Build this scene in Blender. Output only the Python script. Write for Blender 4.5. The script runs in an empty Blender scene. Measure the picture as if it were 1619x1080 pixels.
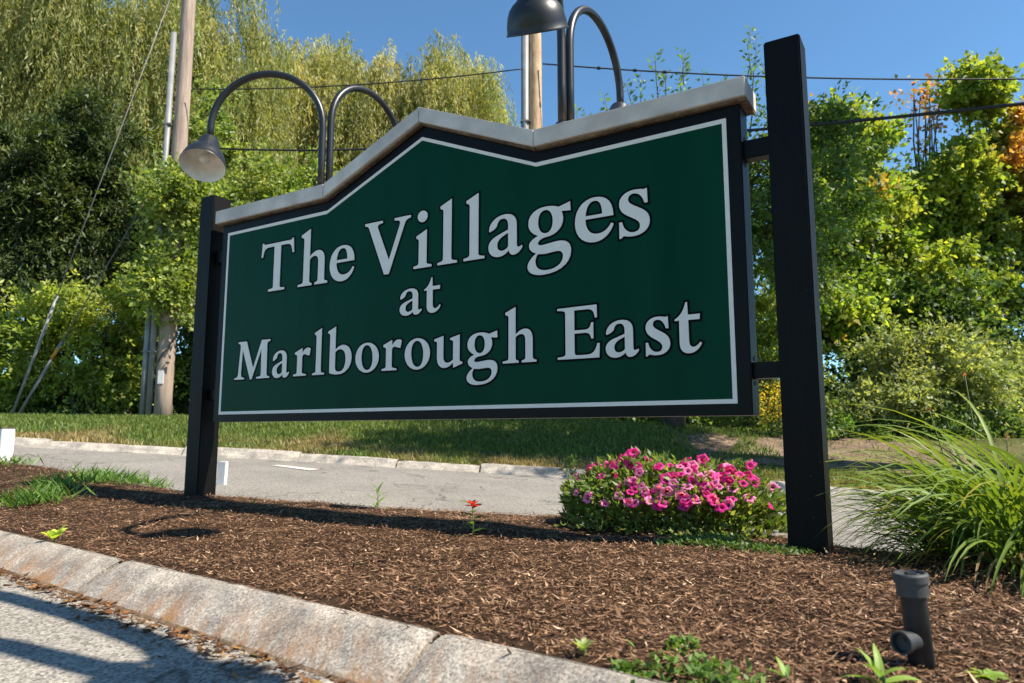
import bpy, bmesh, math, random
import numpy as np
from mathutils import Vector, Matrix, noise
from mathutils.geometry import tessellate_polygon
random.seed(7); rng = np.random.default_rng(11)
scn = bpy.context.scene
COL = scn.collection
PI = math.pi
rad = math.radians

# ------------------------------------------------------------------ camera, sky, sun, exposure
F_PX, PITCH = 1113.0, rad(7.42)
cam = bpy.data.cameras.new('camera'); camo = bpy.data.objects.new('camera', cam); COL.objects.link(camo)
cam.sensor_width = 36; cam.lens = F_PX / 1619 * 36; cam.clip_end = 2000; cam.clip_start = 0.05
camo.location = (0, 0, 0); camo.rotation_euler = (PI / 2 + PITCH, 0, 0)
cam.dof.use_dof = True; cam.dof.focus_distance = 3.6; cam.dof.aperture_fstop = 4.0
scn.camera = camo

SUN_EL, SUN_AZ = rad(52.5), rad(-18.5)          # azimuth measured from +X towards +Y
sv = Vector((math.cos(SUN_EL) * math.cos(SUN_AZ), math.cos(SUN_EL) * math.sin(SUN_AZ), math.sin(SUN_EL)))
world = bpy.data.worlds.new('World'); scn.world = world; world.use_nodes = True
wn = world.node_tree
sky = wn.nodes.new('ShaderNodeTexSky'); sky.sky_type = 'NISHITA'; sky.sun_disc = False
sky.sun_elevation = SUN_EL; sky.sun_rotation = PI / 2 - SUN_AZ
sky.air_density = 1.0; sky.dust_density = 0.0; sky.ozone_density = 4.0; sky.altitude = 1200
bg = wn.nodes['Background']; bg.inputs[1].default_value = 0.098
tint = wn.nodes.new('ShaderNodeMix'); tint.data_type = 'RGBA'; tint.blend_type = 'MULTIPLY'; tint.inputs[0].default_value = 1.0
tint.inputs[7].default_value = (.82, 1.06, 1.06, 1); wn.links.new(sky.outputs[0], tint.inputs[6]); wn.links.new(tint.outputs[2], bg.inputs[0])
sl = bpy.data.lights.new('sun', 'SUN'); sl.energy = 5.0; sl.angle = rad(0.5); sl.color = (1.0, 0.91, 0.78)
so = bpy.data.objects.new('sun', sl); COL.objects.link(so)
so.rotation_euler = (-sv).to_track_quat('-Z', 'Y').to_euler()
scn.view_settings.view_transform = 'Standard'; scn.view_settings.look = 'None'
scn.view_settings.exposure = 1.0; scn.view_settings.gamma = 1.0

# ------------------------------------------------------------------ pixel helpers (photo pixel -> point at a known height)
cp, spn = math.cos(PITCH), math.sin(PITCH)
def ray(px, py):
    a = (px - 809.5) / F_PX; b = -(py - 540) / F_PX
    return Vector((a, cp - b * spn, spn + b * cp))
def at_z(px, py, z): d = ray(px, py); return d * (z / d.z)
def at_y(px, py, y): d = ray(px, py); return d * (y / d.y)

# ------------------------------------------------------------------ materials
def newmat(name):
    m = bpy.data.materials.new(name); m.use_nodes = True
    return m, m.node_tree, m.node_tree.nodes['Principled BSDF']
def plain(name, col, rough=0.5, metal=0.0, var=0.0, scale=30, bump=0.0, spec=0.5, stretch=None):
    m, t, b = newmat(name)
    b.inputs['Base Color'].default_value = (*col, 1); b.inputs['Roughness'].default_value = rough
    b.inputs['Metallic'].default_value = metal; b.inputs['Specular IOR Level'].default_value = spec
    if var or bump:
        tc = t.nodes.new('ShaderNodeTexCoord'); mp = t.nodes.new('ShaderNodeMapping')
        t.links.new(tc.outputs['Object'], mp.inputs[0])
        if stretch: mp.inputs['Scale'].default_value = stretch
        n = t.nodes.new('ShaderNodeTexNoise'); n.inputs['Scale'].default_value = scale; n.inputs['Detail'].default_value = 6
        t.links.new(mp.outputs[0], n.inputs[0])
        if var:
            r = t.nodes.new('ShaderNodeValToRGB'); r.color_ramp.elements[0].position = .3; r.color_ramp.elements[1].position = .7
            r.color_ramp.elements[0].color = (*[c * (1 - var) for c in col], 1); r.color_ramp.elements[1].color = (*[min(1, c * (1 + var)) for c in col], 1)
            t.links.new(n.outputs[0], r.inputs[0]); t.links.new(r.outputs[0], b.inputs['Base Color'])
        if bump:
            bp = t.nodes.new('ShaderNodeBump'); bp.inputs['Strength'].default_value = bump; bp.inputs['Distance'].default_value = .01
            t.links.new(n.outputs[0], bp.inputs['Height']); t.links.new(bp.outputs[0], b.inputs['Normal'])
    return m
def ramp(t, src, stops):
    r = t.nodes.new('ShaderNodeValToRGB'); e = r.color_ramp.elements
    while len(e) < len(stops): e.new(0.5)
    for el, (p, c) in zip(e, stops): el.position = p; el.color = (*c, 1)
    t.links.new(src, r.inputs[0]); return r.outputs[0]
def nz(t, vec, scale, detail=5, rough=.6):
    n = t.nodes.new('ShaderNodeTexNoise'); n.inputs['Scale'].default_value = scale
    n.inputs['Detail'].default_value = detail; n.inputs['Roughness'].default_value = rough
    t.links.new(vec, n.inputs[0]); return n.outputs[0]
def mixc(t, fac, a, b, mode='MIX'):
    m = t.nodes.new('ShaderNodeMix'); m.data_type = 'RGBA'; m.blend_type = mode
    for k, v in ((0, fac), (6, a), (7, b)):
        if isinstance(v, (int, float)): m.inputs[k].default_value = v
        elif isinstance(v, tuple): m.inputs[k].default_value = (*v, 1)
        else: t.links.new(v, m.inputs[k])
    return m.outputs[2]
def pos(t): return t.nodes.new('ShaderNodeNewGeometry').outputs['Position']
def bumpn(t, b, h, strength, dist):
    bp = t.nodes.new('ShaderNodeBump'); bp.inputs['Strength'].default_value = strength; bp.inputs['Distance'].default_value = dist
    t.links.new(h, bp.inputs['Height']); t.links.new(bp.outputs[0], b.inputs['Normal'])
def leafmat(name, trans=.4, gloss=.35, tint=(1, 1, 1)):
    m = bpy.data.materials.new(name); m.use_nodes = True; t = m.node_tree; t.nodes.clear()
    o = t.nodes.new('ShaderNodeOutputMaterial')
    a = t.nodes.new('ShaderNodeAttribute'); a.attribute_name = 'col'
    c = mixc(t, 1.0, a.outputs['Color'], tint, 'MULTIPLY')
    d = t.nodes.new('ShaderNodeBsdfPrincipled'); d.inputs['Roughness'].default_value = .5; d.inputs['Specular IOR Level'].default_value = gloss
    t.links.new(c, d.inputs['Base Color'])
    tr = t.nodes.new('ShaderNodeBsdfTranslucent')
    c2 = mixc(t, 1.0, c, (1.5, 1.45, .55), 'MULTIPLY'); t.links.new(c2, tr.inputs[0])
    mx = t.nodes.new('ShaderNodeMixShader'); mx.inputs[0].default_value = trans
    t.links.new(d.outputs[0], mx.inputs[1]); t.links.new(tr.outputs[0], mx.inputs[2]); t.links.new(mx.outputs[0], o.inputs[0])
    return m
def m_asphalt(name, lo, hi, big):
    m, t, b = newmat(name); p = pos(t)
    v = t.nodes.new('ShaderNodeTexVoronoi'); v.inputs['Scale'].default_value = 130; t.links.new(p, v.inputs[0])
    c1 = ramp(t, v.outputs['Color'], [(0.15, lo), (.5, tuple((x + y) / 2 for x, y in zip(lo, hi))), (.9, hi)])
    n2 = nz(t, p, 1.1, 6); c2 = ramp(t, n2, [(.3, (.78, .77, .75)), (.7, (1.06, 1.05, 1.03))])
    n3 = nz(t, p, 38, 3); c3 = ramp(t, n3, [(.36, (.55, .54, .52)), (.46, (1, 1, 1))])
    c = mixc(t, 1, c1, c2, 'MULTIPLY'); c = mixc(t, big, c, c3, 'MULTIPLY')
    ds = t.nodes.new('ShaderNodeVectorMath'); ds.operation = 'ADD'; nn_ = t.nodes.new('ShaderNodeTexNoise'); nn_.inputs['Scale'].default_value = 2.5; t.links.new(p, nn_.inputs[0])
    t.links.new(p, ds.inputs[0]); t.links.new(nn_.outputs['Color'], ds.inputs[1]); vc = t.nodes.new('ShaderNodeTexVoronoi'); vc.feature = 'DISTANCE_TO_EDGE'; vc.inputs['Scale'].default_value = .42; t.links.new(ds.outputs[0], vc.inputs[0])
    c = mixc(t, 1, c, ramp(t, vc.outputs['Distance'], [(.002, (.45, .44, .43)), (.007, (1, 1, 1))]), 'MULTIPLY')
    t.links.new(c, b.inputs['Base Color']); b.inputs['Roughness'].default_value = .9; b.inputs['Specular IOR Level'].default_value = .2
    bumpn(t, b, v.outputs['Distance'], .35, .004); return m
def m_granite(name, rust, zlo=-.605):
    m, t, b = newmat(name); p = pos(t)
    n1 = nz(t, p, 120, 4, .75); c1 = ramp(t, n1, [(.30, (.06, .055, .05)), (.41, (.25, .23, .20)), (.53, (.43, .39, .34)), (.66, (.64, .585, .51))])
    n2 = nz(t, p, 6, 6, .7); c = mixc(t, 1, c1, ramp(t, n2, [(.34, (.50, .50, .51)), (.64, (1.16, 1.12, 1.06))]), 'MULTIPLY')
    if rust:
        mp = t.nodes.new('ShaderNodeMapping'); mp.inputs['Rotation'].default_value = (0, 0, rad(37.3)); mp.inputs['Scale'].default_value = (15, 3.5, 2.5); t.links.new(p, mp.inputs[0])
        st = ramp(t, nz(t, mp.outputs[0], 1.0, 6, .7), [(.40, (0, 0, 0)), (.58, (1, 1, 1))])
        sx = t.nodes.new('ShaderNodeSeparateXYZ'); t.links.new(p, sx.inputs[0]); mr = t.nodes.new('ShaderNodeMapRange'); t.links.new(sx.outputs[2], mr.inputs[0])
        mr.inputs[1].default_value = zlo + .10; mr.inputs[2].default_value = zlo; mr.inputs[3].default_value = .14; mr.inputs[4].default_value = 1.0
        f = mixc(t, 1, mixc(t, 1, st, mr.outputs[0], 'MULTIPLY'), ramp(t, nz(t, p, 5, 4), [(.34, (.15,) * 3), (.54, (1.0,) * 3)]), 'MULTIPLY'); c = mixc(t, f, c, (.27, .125, .035))
    t.links.new(c, b.inputs['Base Color']); b.inputs['Roughness'].default_value = .88
    bumpn(t, b, nz(t, p, 55, 7, .75), .8, .01); return m
def m_ground(name, stops, scale=4, fine=60, bump=.5, lo=.55, hi=1.3):
    m, t, b = newmat(name); p = pos(t)
    c = ramp(t, nz(t, p, scale, 6), stops); f = ramp(t, nz(t, p, fine, 4, .7), [(.3, (lo,) * 3), (.7, (hi,) * 3)])
    t.links.new(mixc(t, 1, c, f, 'MULTIPLY'), b.inputs['Base Color']); b.inputs['Roughness'].default_value = .95
    b.inputs['Specular IOR Level'].default_value = .1
    bumpn(t, b, nz(t, p, fine * .8, 6, .75), bump, .02); return m
def m_wood(name, a, b_, sx=(9, 9, .7)):
    m, t, b = newmat(name); tc = t.nodes.new('ShaderNodeTexCoord'); mp = t.nodes.new('ShaderNodeMapping')
    mp.inputs['Scale'].default_value = sx; t.links.new(tc.outputs['Object'], mp.inputs[0])
    n = nz(t, mp.outputs[0], 4, 7, .7); t.links.new(ramp(t, n, [(.3, a), (.7, b_)]), b.inputs['Base Color'])
    b.inputs['Roughness'].default_value = .85; bumpn(t, b, n, .7, .02); return m

M = {}
M['asphalt_front'] = m_asphalt('pale worn asphalt', (.13, .121, .108), (.44, .41, .36), .55)
M['asphalt_back'] = m_asphalt('grey asphalt', (.12, .112, .102), (.35, .33, .30), .45)
M['granite'] = m_granite('rust stained granite', True); M['granite_far'] = m_granite('grey granite', False)
M['mulch'] = m_ground('shredded bark mulch', [(.3, (.030, .017, .010)), (.5, (.062, .036, .021)), (.7, (.095, .056, .034))], 9, 90, 1.0)
M['lawn'] = m_ground('lawn soil and thatch', [(.3, (.05, .055, .02)), (.55, (.09, .095, .03)), (.75, (.17, .14, .07))], 1.6, 40, .6)
M['dirt'] = m_ground('dry leaf strewn dirt', [(.3, (.10, .07, .05)), (.6, (.22, .16, .11)), (.8, (.32, .25, .18))], 5, 40, .8)
M['soil'] = m_ground('distant ground', [(.3, (.03, .035, .014)), (.7, (.07, .07, .03))], .4, 8, .4)
M['black'] = plain('black painted wood', (.0042, .0036, .0032), .5, var=.35, scale=3, bump=.12, spec=.12, stretch=(9, 9, .6))
M['blackmetal'] = plain('black painted frame', (.0042, .0036, .0032), .4, var=.3, scale=8, bump=.03, spec=.15)
M['cap'] = plain('weathered pale cap', (.58, .52, .46), .55, var=.2, scale=7, bump=.05)
M['white'] = plain('white vinyl', (.80, .75, .665), .45, var=.04, scale=20)
M['outline'] = plain('black vinyl', (.0015, .0015, .002), .5, spec=.08)
def m_post():
    m, t, b = newmat('black painted post'); tc = t.nodes.new('ShaderNodeTexCoord'); mp = t.nodes.new('ShaderNodeMapping'); mp.inputs['Scale'].default_value = (9, 9, .6)
    t.links.new(tc.outputs['Object'], mp.inputs[0]); n = nz(t, mp.outputs[0], 4, 6)
    c = ramp(t, n, [(.3, (.003, .0027, .0025)), (.7, (.0065, .0056, .005))])
    fl = ramp(t, nz(t, tc.outputs['Object'], 85, 3, .6), [(.69, (0, 0, 0)), (.74, (1, 1, 1))]); big = ramp(t, nz(t, tc.outputs['Object'], 4, 3), [(.48, (0, 0, 0)), (.68, (.8, .8, .8))])
    t.links.new(mixc(t, mixc(t, 1, fl, big, 'MULTIPLY'), c, (.20, .18, .15)), b.inputs['Base Color'])
    b.inputs['Roughness'].default_value = .5; b.inputs['Specular IOR Level'].default_value = .14; bumpn(t, b, n, .25, .01); return m
M['post'] = m_post()
def m_green():
    m, t, b = newmat('dark green sign face'); p = pos(t)
    mp = t.nodes.new('ShaderNodeMapping'); mp.inputs['Scale'].default_value = (5, 5, .7); t.links.new(p, mp.inputs[0]); n = nz(t, mp.outputs[0], 1.0, 6); c = ramp(t, n, [(.3, (.0005, .040, .019)), (.7, (.0010, .050, .025))])
    t.links.new(c, b.inputs['Base Color']); du = ramp(t, nz(t, p, 160, 2), [(.72, (0, 0, 0)), (.78, (.35, .35, .35))]); c = mixc(t, du, c, (.05, .09, .065)); t.links.new(c, b.inputs['Base Color']); b.inputs['Roughness'].default_value = .36; b.inputs['Specular IOR Level'].default_value = .07
    bumpn(t, b, nz(t, p, 3, 2), .06, .01); return m
M['green'] = m_green()
M['lamp'] = plain('charcoal lamp enamel', (.013, .0135, .015), .38, metal=.0, var=.25, scale=14, bump=.05)
M['reflector'] = plain('chalky white reflector', (.80, .76, .71), .6, var=.12, scale=16)
M['bulb'] = plain('frosted bulb glass', (.75, .74, .72), .25)
M['pole'] = m_wood('weathered utility pole', (.20, .135, .10), (.46, .36, .29), (5, 5, .35))
M['pole_tan'] = m_wood('tan utility pole', (.36, .20, .10), (.70, .50, .31), (4, 4, .8))
M['conduit'] = plain('grey pvc conduit', (.21, .213, .215), .5, var=.2, scale=4)
M['wire'] = plain('black wire jacket', (.012, .012, .013), .6)
M['steel'] = plain('galvanised guy strand', (.16, .155, .145), .6, .1, var=.2, scale=5)
M['orange'] = plain('orange plastic band', (.55, .23, .03), .5)
M['pvc'] = plain('black pvc pipe', (.028, .030, .033), .5, var=.4, scale=18, bump=.06)
M['pvccap'] = plain('dusty pvc cap', (.045, .046, .047), .6, var=.4, scale=25)
M['whitepost'] = plain('white stake', (.72, .70, .68), .6, var=.1, scale=8)
M['bark'] = m_wood('tree bark', (.035, .026, .02), (.115, .09, .07), (8, 8, 2))
M['stem'] = plain('green stem', (.10, .14, .04), .6)
M['leaf'] = leafmat('leaf', .48, .5, (1.6, 1.54, 1.4))
M['willow'] = leafmat('willow leaf', .48, .4, (1.75, 1.66, 1.6))
M['needle'] = leafmat('needle spray', .25, .4, (1.05, 1.02, .95))
M['grass'] = leafmat('grass blade', .35, .35)
M['petal'] = leafmat('petal', .45, .2)
M['chip'] = leafmat('bark chip', 0.0, .15, (1.38, 1.30, 1.20))
M['dryleaf'] = leafmat('dry leaf', .2, .25)

# ------------------------------------------------------------------ mesh helpers
def link(o, parent=None):
    COL.objects.link(o)
    if parent is not None: o.parent = parent
    return o
def tag(o, label=None, cat=None, group=None, kind=None):
    for k, v in (('label', label), ('category', cat), ('group', group), ('kind', kind)):
        if v: o[k] = v
    return o
def empty(name, loc=(0, 0, 0), rz=0, label=None, cat=None, group=None):
    o = bpy.data.objects.new(name, None); o.location = loc; o.rotation_euler = (0, 0, rz); o.empty_display_size = .1
    link(o); return tag(o, label, cat, group)
class MB:
    def __init__(s): s.v = []; s.f = []; s.smooth = True
    def add(s, v, f):
        k = len(s.v); s.v += [tuple(p) for p in v]; s.f += [tuple(i + k for i in q) for q in f]; return s
    def box(s, lo, hi):
        x0, y0, z0 = lo; x1, y1, z1 = hi
        return s.add([(x0, y0, z0), (x1, y0, z0), (x1, y1, z0), (x0, y1, z0), (x0, y0, z1), (x1, y0, z1), (x1, y1, z1), (x0, y1, z1)],
                     [(0, 3, 2, 1), (4, 5, 6, 7), (0, 1, 5, 4), (1, 2, 6, 5), (2, 3, 7, 6), (3, 0, 4, 7)])
    def tube(s, pts, rs, n=10, caps=True):
        pts = [Vector(p) for p in pts]
        if not hasattr(rs, '__len__'): rs = [rs] * len(pts)
        T = [(pts[min(i + 1, len(pts) - 1)] - pts[max(i - 1, 0)]).normalized() for i in range(len(pts))]
        ref = Vector((0, 0, 1)) if abs(T[0].z) < .9 else Vector((1, 0, 0))
        a = T[0].cross(ref).normalized(); V = []
        for p, t, r in zip(pts, T, rs):
            a = (a - t * a.dot(t)).normalized(); b = t.cross(a)
            V += [p + (a * math.cos(2 * PI * j / n) + b * math.sin(2 * PI * j / n)) * r for j in range(n)]
        Fc = [(i * n + j, i * n + (j + 1) % n, (i + 1) * n + (j + 1) % n, (i + 1) * n + j) for i in range(len(pts) - 1) for j in range(n)]
        if caps: Fc += [tuple(range(n - 1, -1, -1)), tuple((len(pts) - 1) * n + j for j in range(n))]
        return s.add(V, Fc)
    def lathe(s, prof, origin=(0, 0, 0), axis=(0, 0, 1), n=24):
        ax = Vector(axis).normalized(); ref = Vector((1, 0, 0)) if abs(ax.x) < .8 else Vector((0, 1, 0))
        a = ax.cross(ref).normalized(); b = ax.cross(a); o = Vector(origin)
        V = [o + ax * t + (a * math.cos(2 * PI * j / n) + b * math.sin(2 * PI * j / n)) * max(r, 1e-4) for r, t in prof for j in range(n)]
        return s.add(V, [(i * n + j, i * n + (j + 1) % n, (i + 1) * n + (j + 1) % n, (i + 1) * n + j) for i in range(len(prof) - 1) for j in range(n)])
    def prism(s, loops, y0, y1):
        """loops in (x,z); front at y0, back at y1"""
        pts = [p for l in loops for p in l]; n = len(pts)
        tri = tessellate_polygon([[Vector((p[0], p[1], 0)) for p in l] for l in loops])
        V = [(p[0], y0, p[1]) for p in pts] + [(p[0], y1, p[1]) for p in pts]
        Fc = [tuple(t) for t in tri] + [tuple(i + n for i in reversed(t)) for t in tri]; k = 0
        for l in loops:
            m = len(l); Fc += [(k + i, k + (i + 1) % m, n + k + (i + 1) % m, n + k + i) for i in range(m)]; k += m
        return s.add(V, Fc)
    def mesh(s, name, mat, smooth=False, bevel=0):
        me = bpy.data.meshes.new(name); me.from_pydata(s.v, [], s.f)
        bm = bmesh.new(); bm.from_mesh(me); bmesh.ops.recalc_face_normals(bm, faces=bm.faces)
        if bevel: bmesh.ops.bevel(bm, geom=[e for e in bm.edges if len(e.link_faces) == 2 and e.calc_face_angle(0) > .5], offset=bevel, segments=2, affect='EDGES', clamp_overlap=True)
        bm.to_mesh(me); bm.free()
        me.materials.append(mat)
        if smooth: me.shade_smooth()
        return me
    def build(s, name, mat, parent=None, smooth=False, bevel=0):
        return link(bpy.data.objects.new(name, s.mesh(name, mat, smooth, bevel)), parent)
def arr_mesh(name, V, Fq, mat, cols=None, smooth=False):
    """V (n,3), Fq (m,k) index array, cols (n,3)"""
    me = bpy.data.meshes.new(name); V = np.asarray(V, np.float32); Fq = np.asarray(Fq, np.int32); k = Fq.shape[1]
    me.vertices.add(len(V)); me.vertices.foreach_set('co', V.ravel())
    me.loops.add(Fq.size); me.loops.foreach_set('vertex_index', Fq.ravel())
    me.polygons.add(len(Fq)); me.polygons.foreach_set('loop_start', np.arange(len(Fq), dtype=np.int32) * k)
    me.polygons.foreach_set('loop_total', np.full(len(Fq), k, np.int32))
    me.update(calc_edges=True)
    if cols is not None:
        a = me.color_attributes.new('col', 'FLOAT_COLOR', 'POINT'); a.data.foreach_set('color', np.c_[cols, np.ones(len(cols))].astype(np.float32).ravel())
    me.materials.append(mat)
    if smooth: me.shade_smooth()
    return me
def unit(a): return a / np.maximum(np.linalg.norm(a, axis=-1, keepdims=True), 1e-9)
def rdir(n): return unit(rng.normal(size=(n, 3)))
def leaf_arrays(C, axis, L, Wd, cols, fold=.12, nbias=None):
    """each leaf a folded kite of four corners"""
    n = len(C); a = unit(axis); r = rdir(n)
    if nbias is not None: r = unit(r + nbias)
    b = unit(np.cross(a, r)); nn = np.cross(b, a); L = np.broadcast_to(L, n)[:, None]; Wd = np.broadcast_to(Wd, n)[:, None]
    mid = C + a * L * .42 - nn * L * fold
    V = np.stack([C, mid + b * Wd * .5, C + a * L, mid - b * Wd * .5], 1).reshape(-1, 3)
    Fq = np.arange(4 * n).reshape(n, 4); return V, Fq, np.repeat(cols, 4, 0)
def leaf_obj(name, C, axis, L, Wd, cols, mat, parent=None, fold=.12, nbias=None):
    V, Fq, c = leaf_arrays(C, axis, L, Wd, cols, fold, nbias)
    return link(bpy.data.objects.new(name, arr_mesh(name, V, Fq, mat, c)), parent)
def palette(n, cols, jit=.18, weights=None):
    cols = np.array(cols); i = rng.choice(len(cols), n, p=weights); j = rng.choice(len(cols), n, p=weights); f = rng.random((n, 1)) * .6
    return np.clip((cols[i] * (1 - f) + cols[j] * f) * (1 + rng.normal(size=(n, 1)) * jit), .003, .9)

# ------------------------------------------------------------------ layout: sign axes, heights of the ground
YAW = rad(31.6)
O = Vector((1.211, 2.967, 0)); D = Vector((math.cos(YAW), -math.sin(YAW), 0)); BK = Vector((math.sin(YAW), math.cos(YAW), 0))
def S(u, q, z=0): return O + D * u + BK * q + Vector((0, 0, z))
def uq(x, y): dx, dy = x - O.x, y - O.y; return dx * D.x + dy * D.y, dx * BK.x + dy * BK.y
def RZ(x, y): return -.679 - .0549 * x + .0169 * y            # back road surface
K0 = Vector((-2.6, 3.67, -.5)); KE = Vector((.795, -.606, 0)).normalized(); KN = Vector((KE.y, -KE.x, 0))   # KN towards the front road
FROAD = -.605
def kerb_q(u):                                                 # sign-space q of the front kerb top edge at u
    s = ((u - uq(K0.x, K0.y)[0]) / (KE.dot(D))); p = K0 + KE * s; return uq(p.x, p.y)[1]
def interp(x, xs, ys): return float(np.interp(x, xs, ys))
def bed_back(u): return interp(u, [-9, -6.3, -4.2, -2.6, -1.6, -.6, -.1, .5, 2, 6], [.45, .45, .40, .55, .85, .9, .6, .55, .7, .7])
def bed_base(u): return interp(u, [-9, -8, -6.3, -5.2, -4.1, -2.5, -1, 6], [-.24, -.27, -.36, -.43, -.472, -.49, -.5, -.5])
def bed_z(u, q):
    qf, qb = kerb_q(u), bed_back(u); t = (q - qf) / (qb - qf)
    f = min(max(t / .8, 0), 1); f = f * f * (3 - 2 * f)
    z = -.503 * (1 - f) + bed_base(u) * f
    p = S(u, q); z += .018 * noise.noise(Vector((p.x * 1.7, p.y * 1.7, 1))) + .012 * noise.noise(Vector((p.x * 5, p.y * 5, 4)))
    z += .02 * math.exp(-((t - .55) / .3) ** 2)
    if t > .9: z -= (t - .9) ** 2 * 6
    if t < .03: z -= .01
    return z
def ground_bed(x, y): u, q = uq(x, y); return bed_z(u, q)

# ---- distant ground sheet
xs = np.r_[-600, -300, -150, -80, np.linspace(-50, 50, 26), 80, 150, 300, 600]; ys = np.r_[-600, -200, -80, -40, -20, -8, 0, 5, 8, 10, 11, 12, 13, 14, 16, 20, 30, 60, 150, 300, 900]
V = []
for y in ys:
    for x in xs:
        f = min(max((y - 9.5) / 3.5, 0), 1); V.append((x, y, -.95 + 1.10 * f * f * (3 - 2 * f) + (.25 if y > 100 else 0)))
nx = len(xs); Fq = [(j * nx + i, j * nx + i + 1, (j + 1) * nx + i + 1, (j + 1) * nx + i) for j in range(len(ys) - 1) for i in range(nx - 1)]
g = link(bpy.data.objects.new('ground', arr_mesh('ground', V, Fq, M['soil'], smooth=True))); tag(g, 'dark open ground reaching to the horizon', 'ground', kind='structure')

# ---- front road: sheet on the camera side of the kerb
p0 = K0 - KE * 14 + KN * .12; p1 = K0 + KE * 16 + KN * .12
mb = MB(); Vr = []
for a in range(31):
    for b in range(9):
        p = p0 + (p1 - p0) * (a / 30) + KN * (b / 8 * 6.5); Vr.append((p.x, p.y, FROAD + .004 * noise.noise(p * .8) + (.012 if b == 0 else 0)))
mb.add(Vr, [(a * 9 + b, a * 9 + b + 1, a * 9 + b + 10, a * 9 + b + 9) for a in range(30) for b in range(8)])
tag(mb.build('road', M['asphalt_front'], smooth=True), 'pale worn asphalt road in front of the granite kerb', 'road', kind='structure')
# verge on the far side of that road (behind the photographer)
mb = MB(); Vr = []
for a in range(13):
    for b in range(5):
        p = p0 + (p1 - p0) * (a / 12) + KN * (6.45 + b * 5); Vr.append((p.x, p.y, FROAD + .02 + .12 * min(b, 1)))
mb.add(Vr, [(a * 5 + b, a * 5 + b + 1, a * 5 + b + 6, a * 5 + b + 5) for a in range(12) for b in range(4)])
tag(mb.build('verge', M['lawn'], smooth=True), 'grass verge across the front road', 'verge', kind='structure')

# ---- kerb stones
def kerb_stone_mesh(name, length, height, run, top, seed, nlen=26, mat='granite'):
    prof = [(run + .02, -.12), (run, 0), (run * .82, height * .18), (run * .6, height * .42), (run * .33, height * .7), (run * .12, height * .9), (.0, height * .985), (-.02, height), (-top * .5, height + .001), (-top, height - .003), (-top, -.12)]
    k = len(prof); Vv = []
    for i in range(nlen + 1):
        x = length * i / nlen; e = min(i, nlen - i); inn = .006 if e == 0 else 0
        for j, (y, z) in enumerate(prof):
            n1 = noise.noise(Vector((x * 6 + seed * 7, y * 14, z * 14))) * .010 + noise.noise(Vector((x * 25, y * 40 + seed, z * 40))) * .0035
            w = 1 if 0 < j < 9 else 0
            Vv.append((x + (noise.noise(Vector((y * 14, z * 14, seed))) * .012 if e == 0 else 0), -(y + n1 * w - inn), z + n1 * w * .8 - inn))
    Fc = [(i * k + j, i * k + j + 1, (i + 1) * k + j + 1, (i + 1) * k + j) for i in range(nlen) for j in range(k - 1)]
    Fc += [tuple(range(k)), tuple(nlen * k + j for j in reversed(range(k)))]
    mb = MB(); mb.add(Vv, Fc); return mb.mesh(name, M[mat], smooth=False)
kz = math.atan2(KE.y, KE.x)
mb = MB(); a, b = K0 - KE * 8, K0 + KE * 9
mb.add([a - KN * .08 + Vector((0, 0, -.2)), b - KN * .08 + Vector((0, 0, -.2)), b + KN * .09 + Vector((0, 0, -.2)), a + KN * .09 + Vector((0, 0, -.2)),
        a - KN * .06 + Vector((0, 0, -.07)), b - KN * .06 + Vector((0, 0, -.07)), b + KN * .02 + Vector((0, 0, -.07)), a + KN * .02 + Vector((0, 0, -.07))],
       [(0, 1, 2, 3), (4, 5, 6, 7), (0, 1, 5, 4), (2, 3, 7, 6), (1, 2, 6, 5), (3, 0, 4, 7)])
kerb = tag(mb.build('kerb', M['dirt']), 'sloped granite kerb edging the mulch bed', 'kerb', kind='structure')
js = [-6.1, -3.9, -2.0, -.42, 1.31, 3.03, 4.8, 6.5, 8.2]
for i in range(len(js) - 1):
    gap = .028; L = js[i + 1] - js[i] - gap
    o = link(bpy.data.objects.new('kerb_stone', kerb_stone_mesh('kerb_stone', L, .108, .185, .03, i + 3, 44)), kerb)
    p = K0 + KE * (js[i] + gap / 2); o.location = (p.x, p.y, FROAD + .0015 * (i % 3)); o.rotation_euler = (0, 0, kz + .003 * ((i * 7) % 3 - 1))

# ---- back road
far = [(-30, 8.2), (-18, 9.1), (-10, 9.25), (-6.4, 9.24), (-4.7, 9.32), (-3.0, 9.42), (-.9, 9.28), (.97, 9.15), (3.33, 8.77), (4.6, 8.45), (8, 7.2), (14, 4.2), (20, 0)]
fx = [p[0] for p in far]; fy = [p[1] for p in far]
def far_y(x): return interp(x, fx, fy)
mb = MB(); Vr = []; us = np.linspace(-14, 6.5, 61)
for a in us:
    p = S(a, bed_back(a) - .10)
    tx = p.x + (0.6 * (far_y(p.x) - p.y) * .5)
    e = Vector((tx, far_y(tx) + .08, 0))
    for b in range(9):
        q = p + (e - p) * (b / 8); Vr.append((q.x, q.y, RZ(q.x, q.y) + .004 * noise.noise(Vector((q.x, q.y, 0))) - (.05 if b == 0 else 0)))
mb.add(Vr, [(a * 9 + b, a * 9 + b + 1, a * 9 + b + 10, a * 9 + b + 9) for a in range(60) for b in range(8)])
tag(mb.build('access_road', M['asphalt_back'], smooth=True), 'grey asphalt access road passing behind the sign', 'road', kind='structure')
# faded white paint dash on the back road
mb = MB(); c = [at_z(428, 746, -.45), at_z(440, 745, -.45), at_z(505, 750, -.47), at_z(490, 752, -.47)]
mb.add([(p.x, p.y, RZ(p.x, p.y) + .007) for p in c], [(0, 1, 2, 3)])
tag(mb.build('road_marking', M['cap']), 'short faded white paint mark on the access road', 'road marking', kind='structure')

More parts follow.
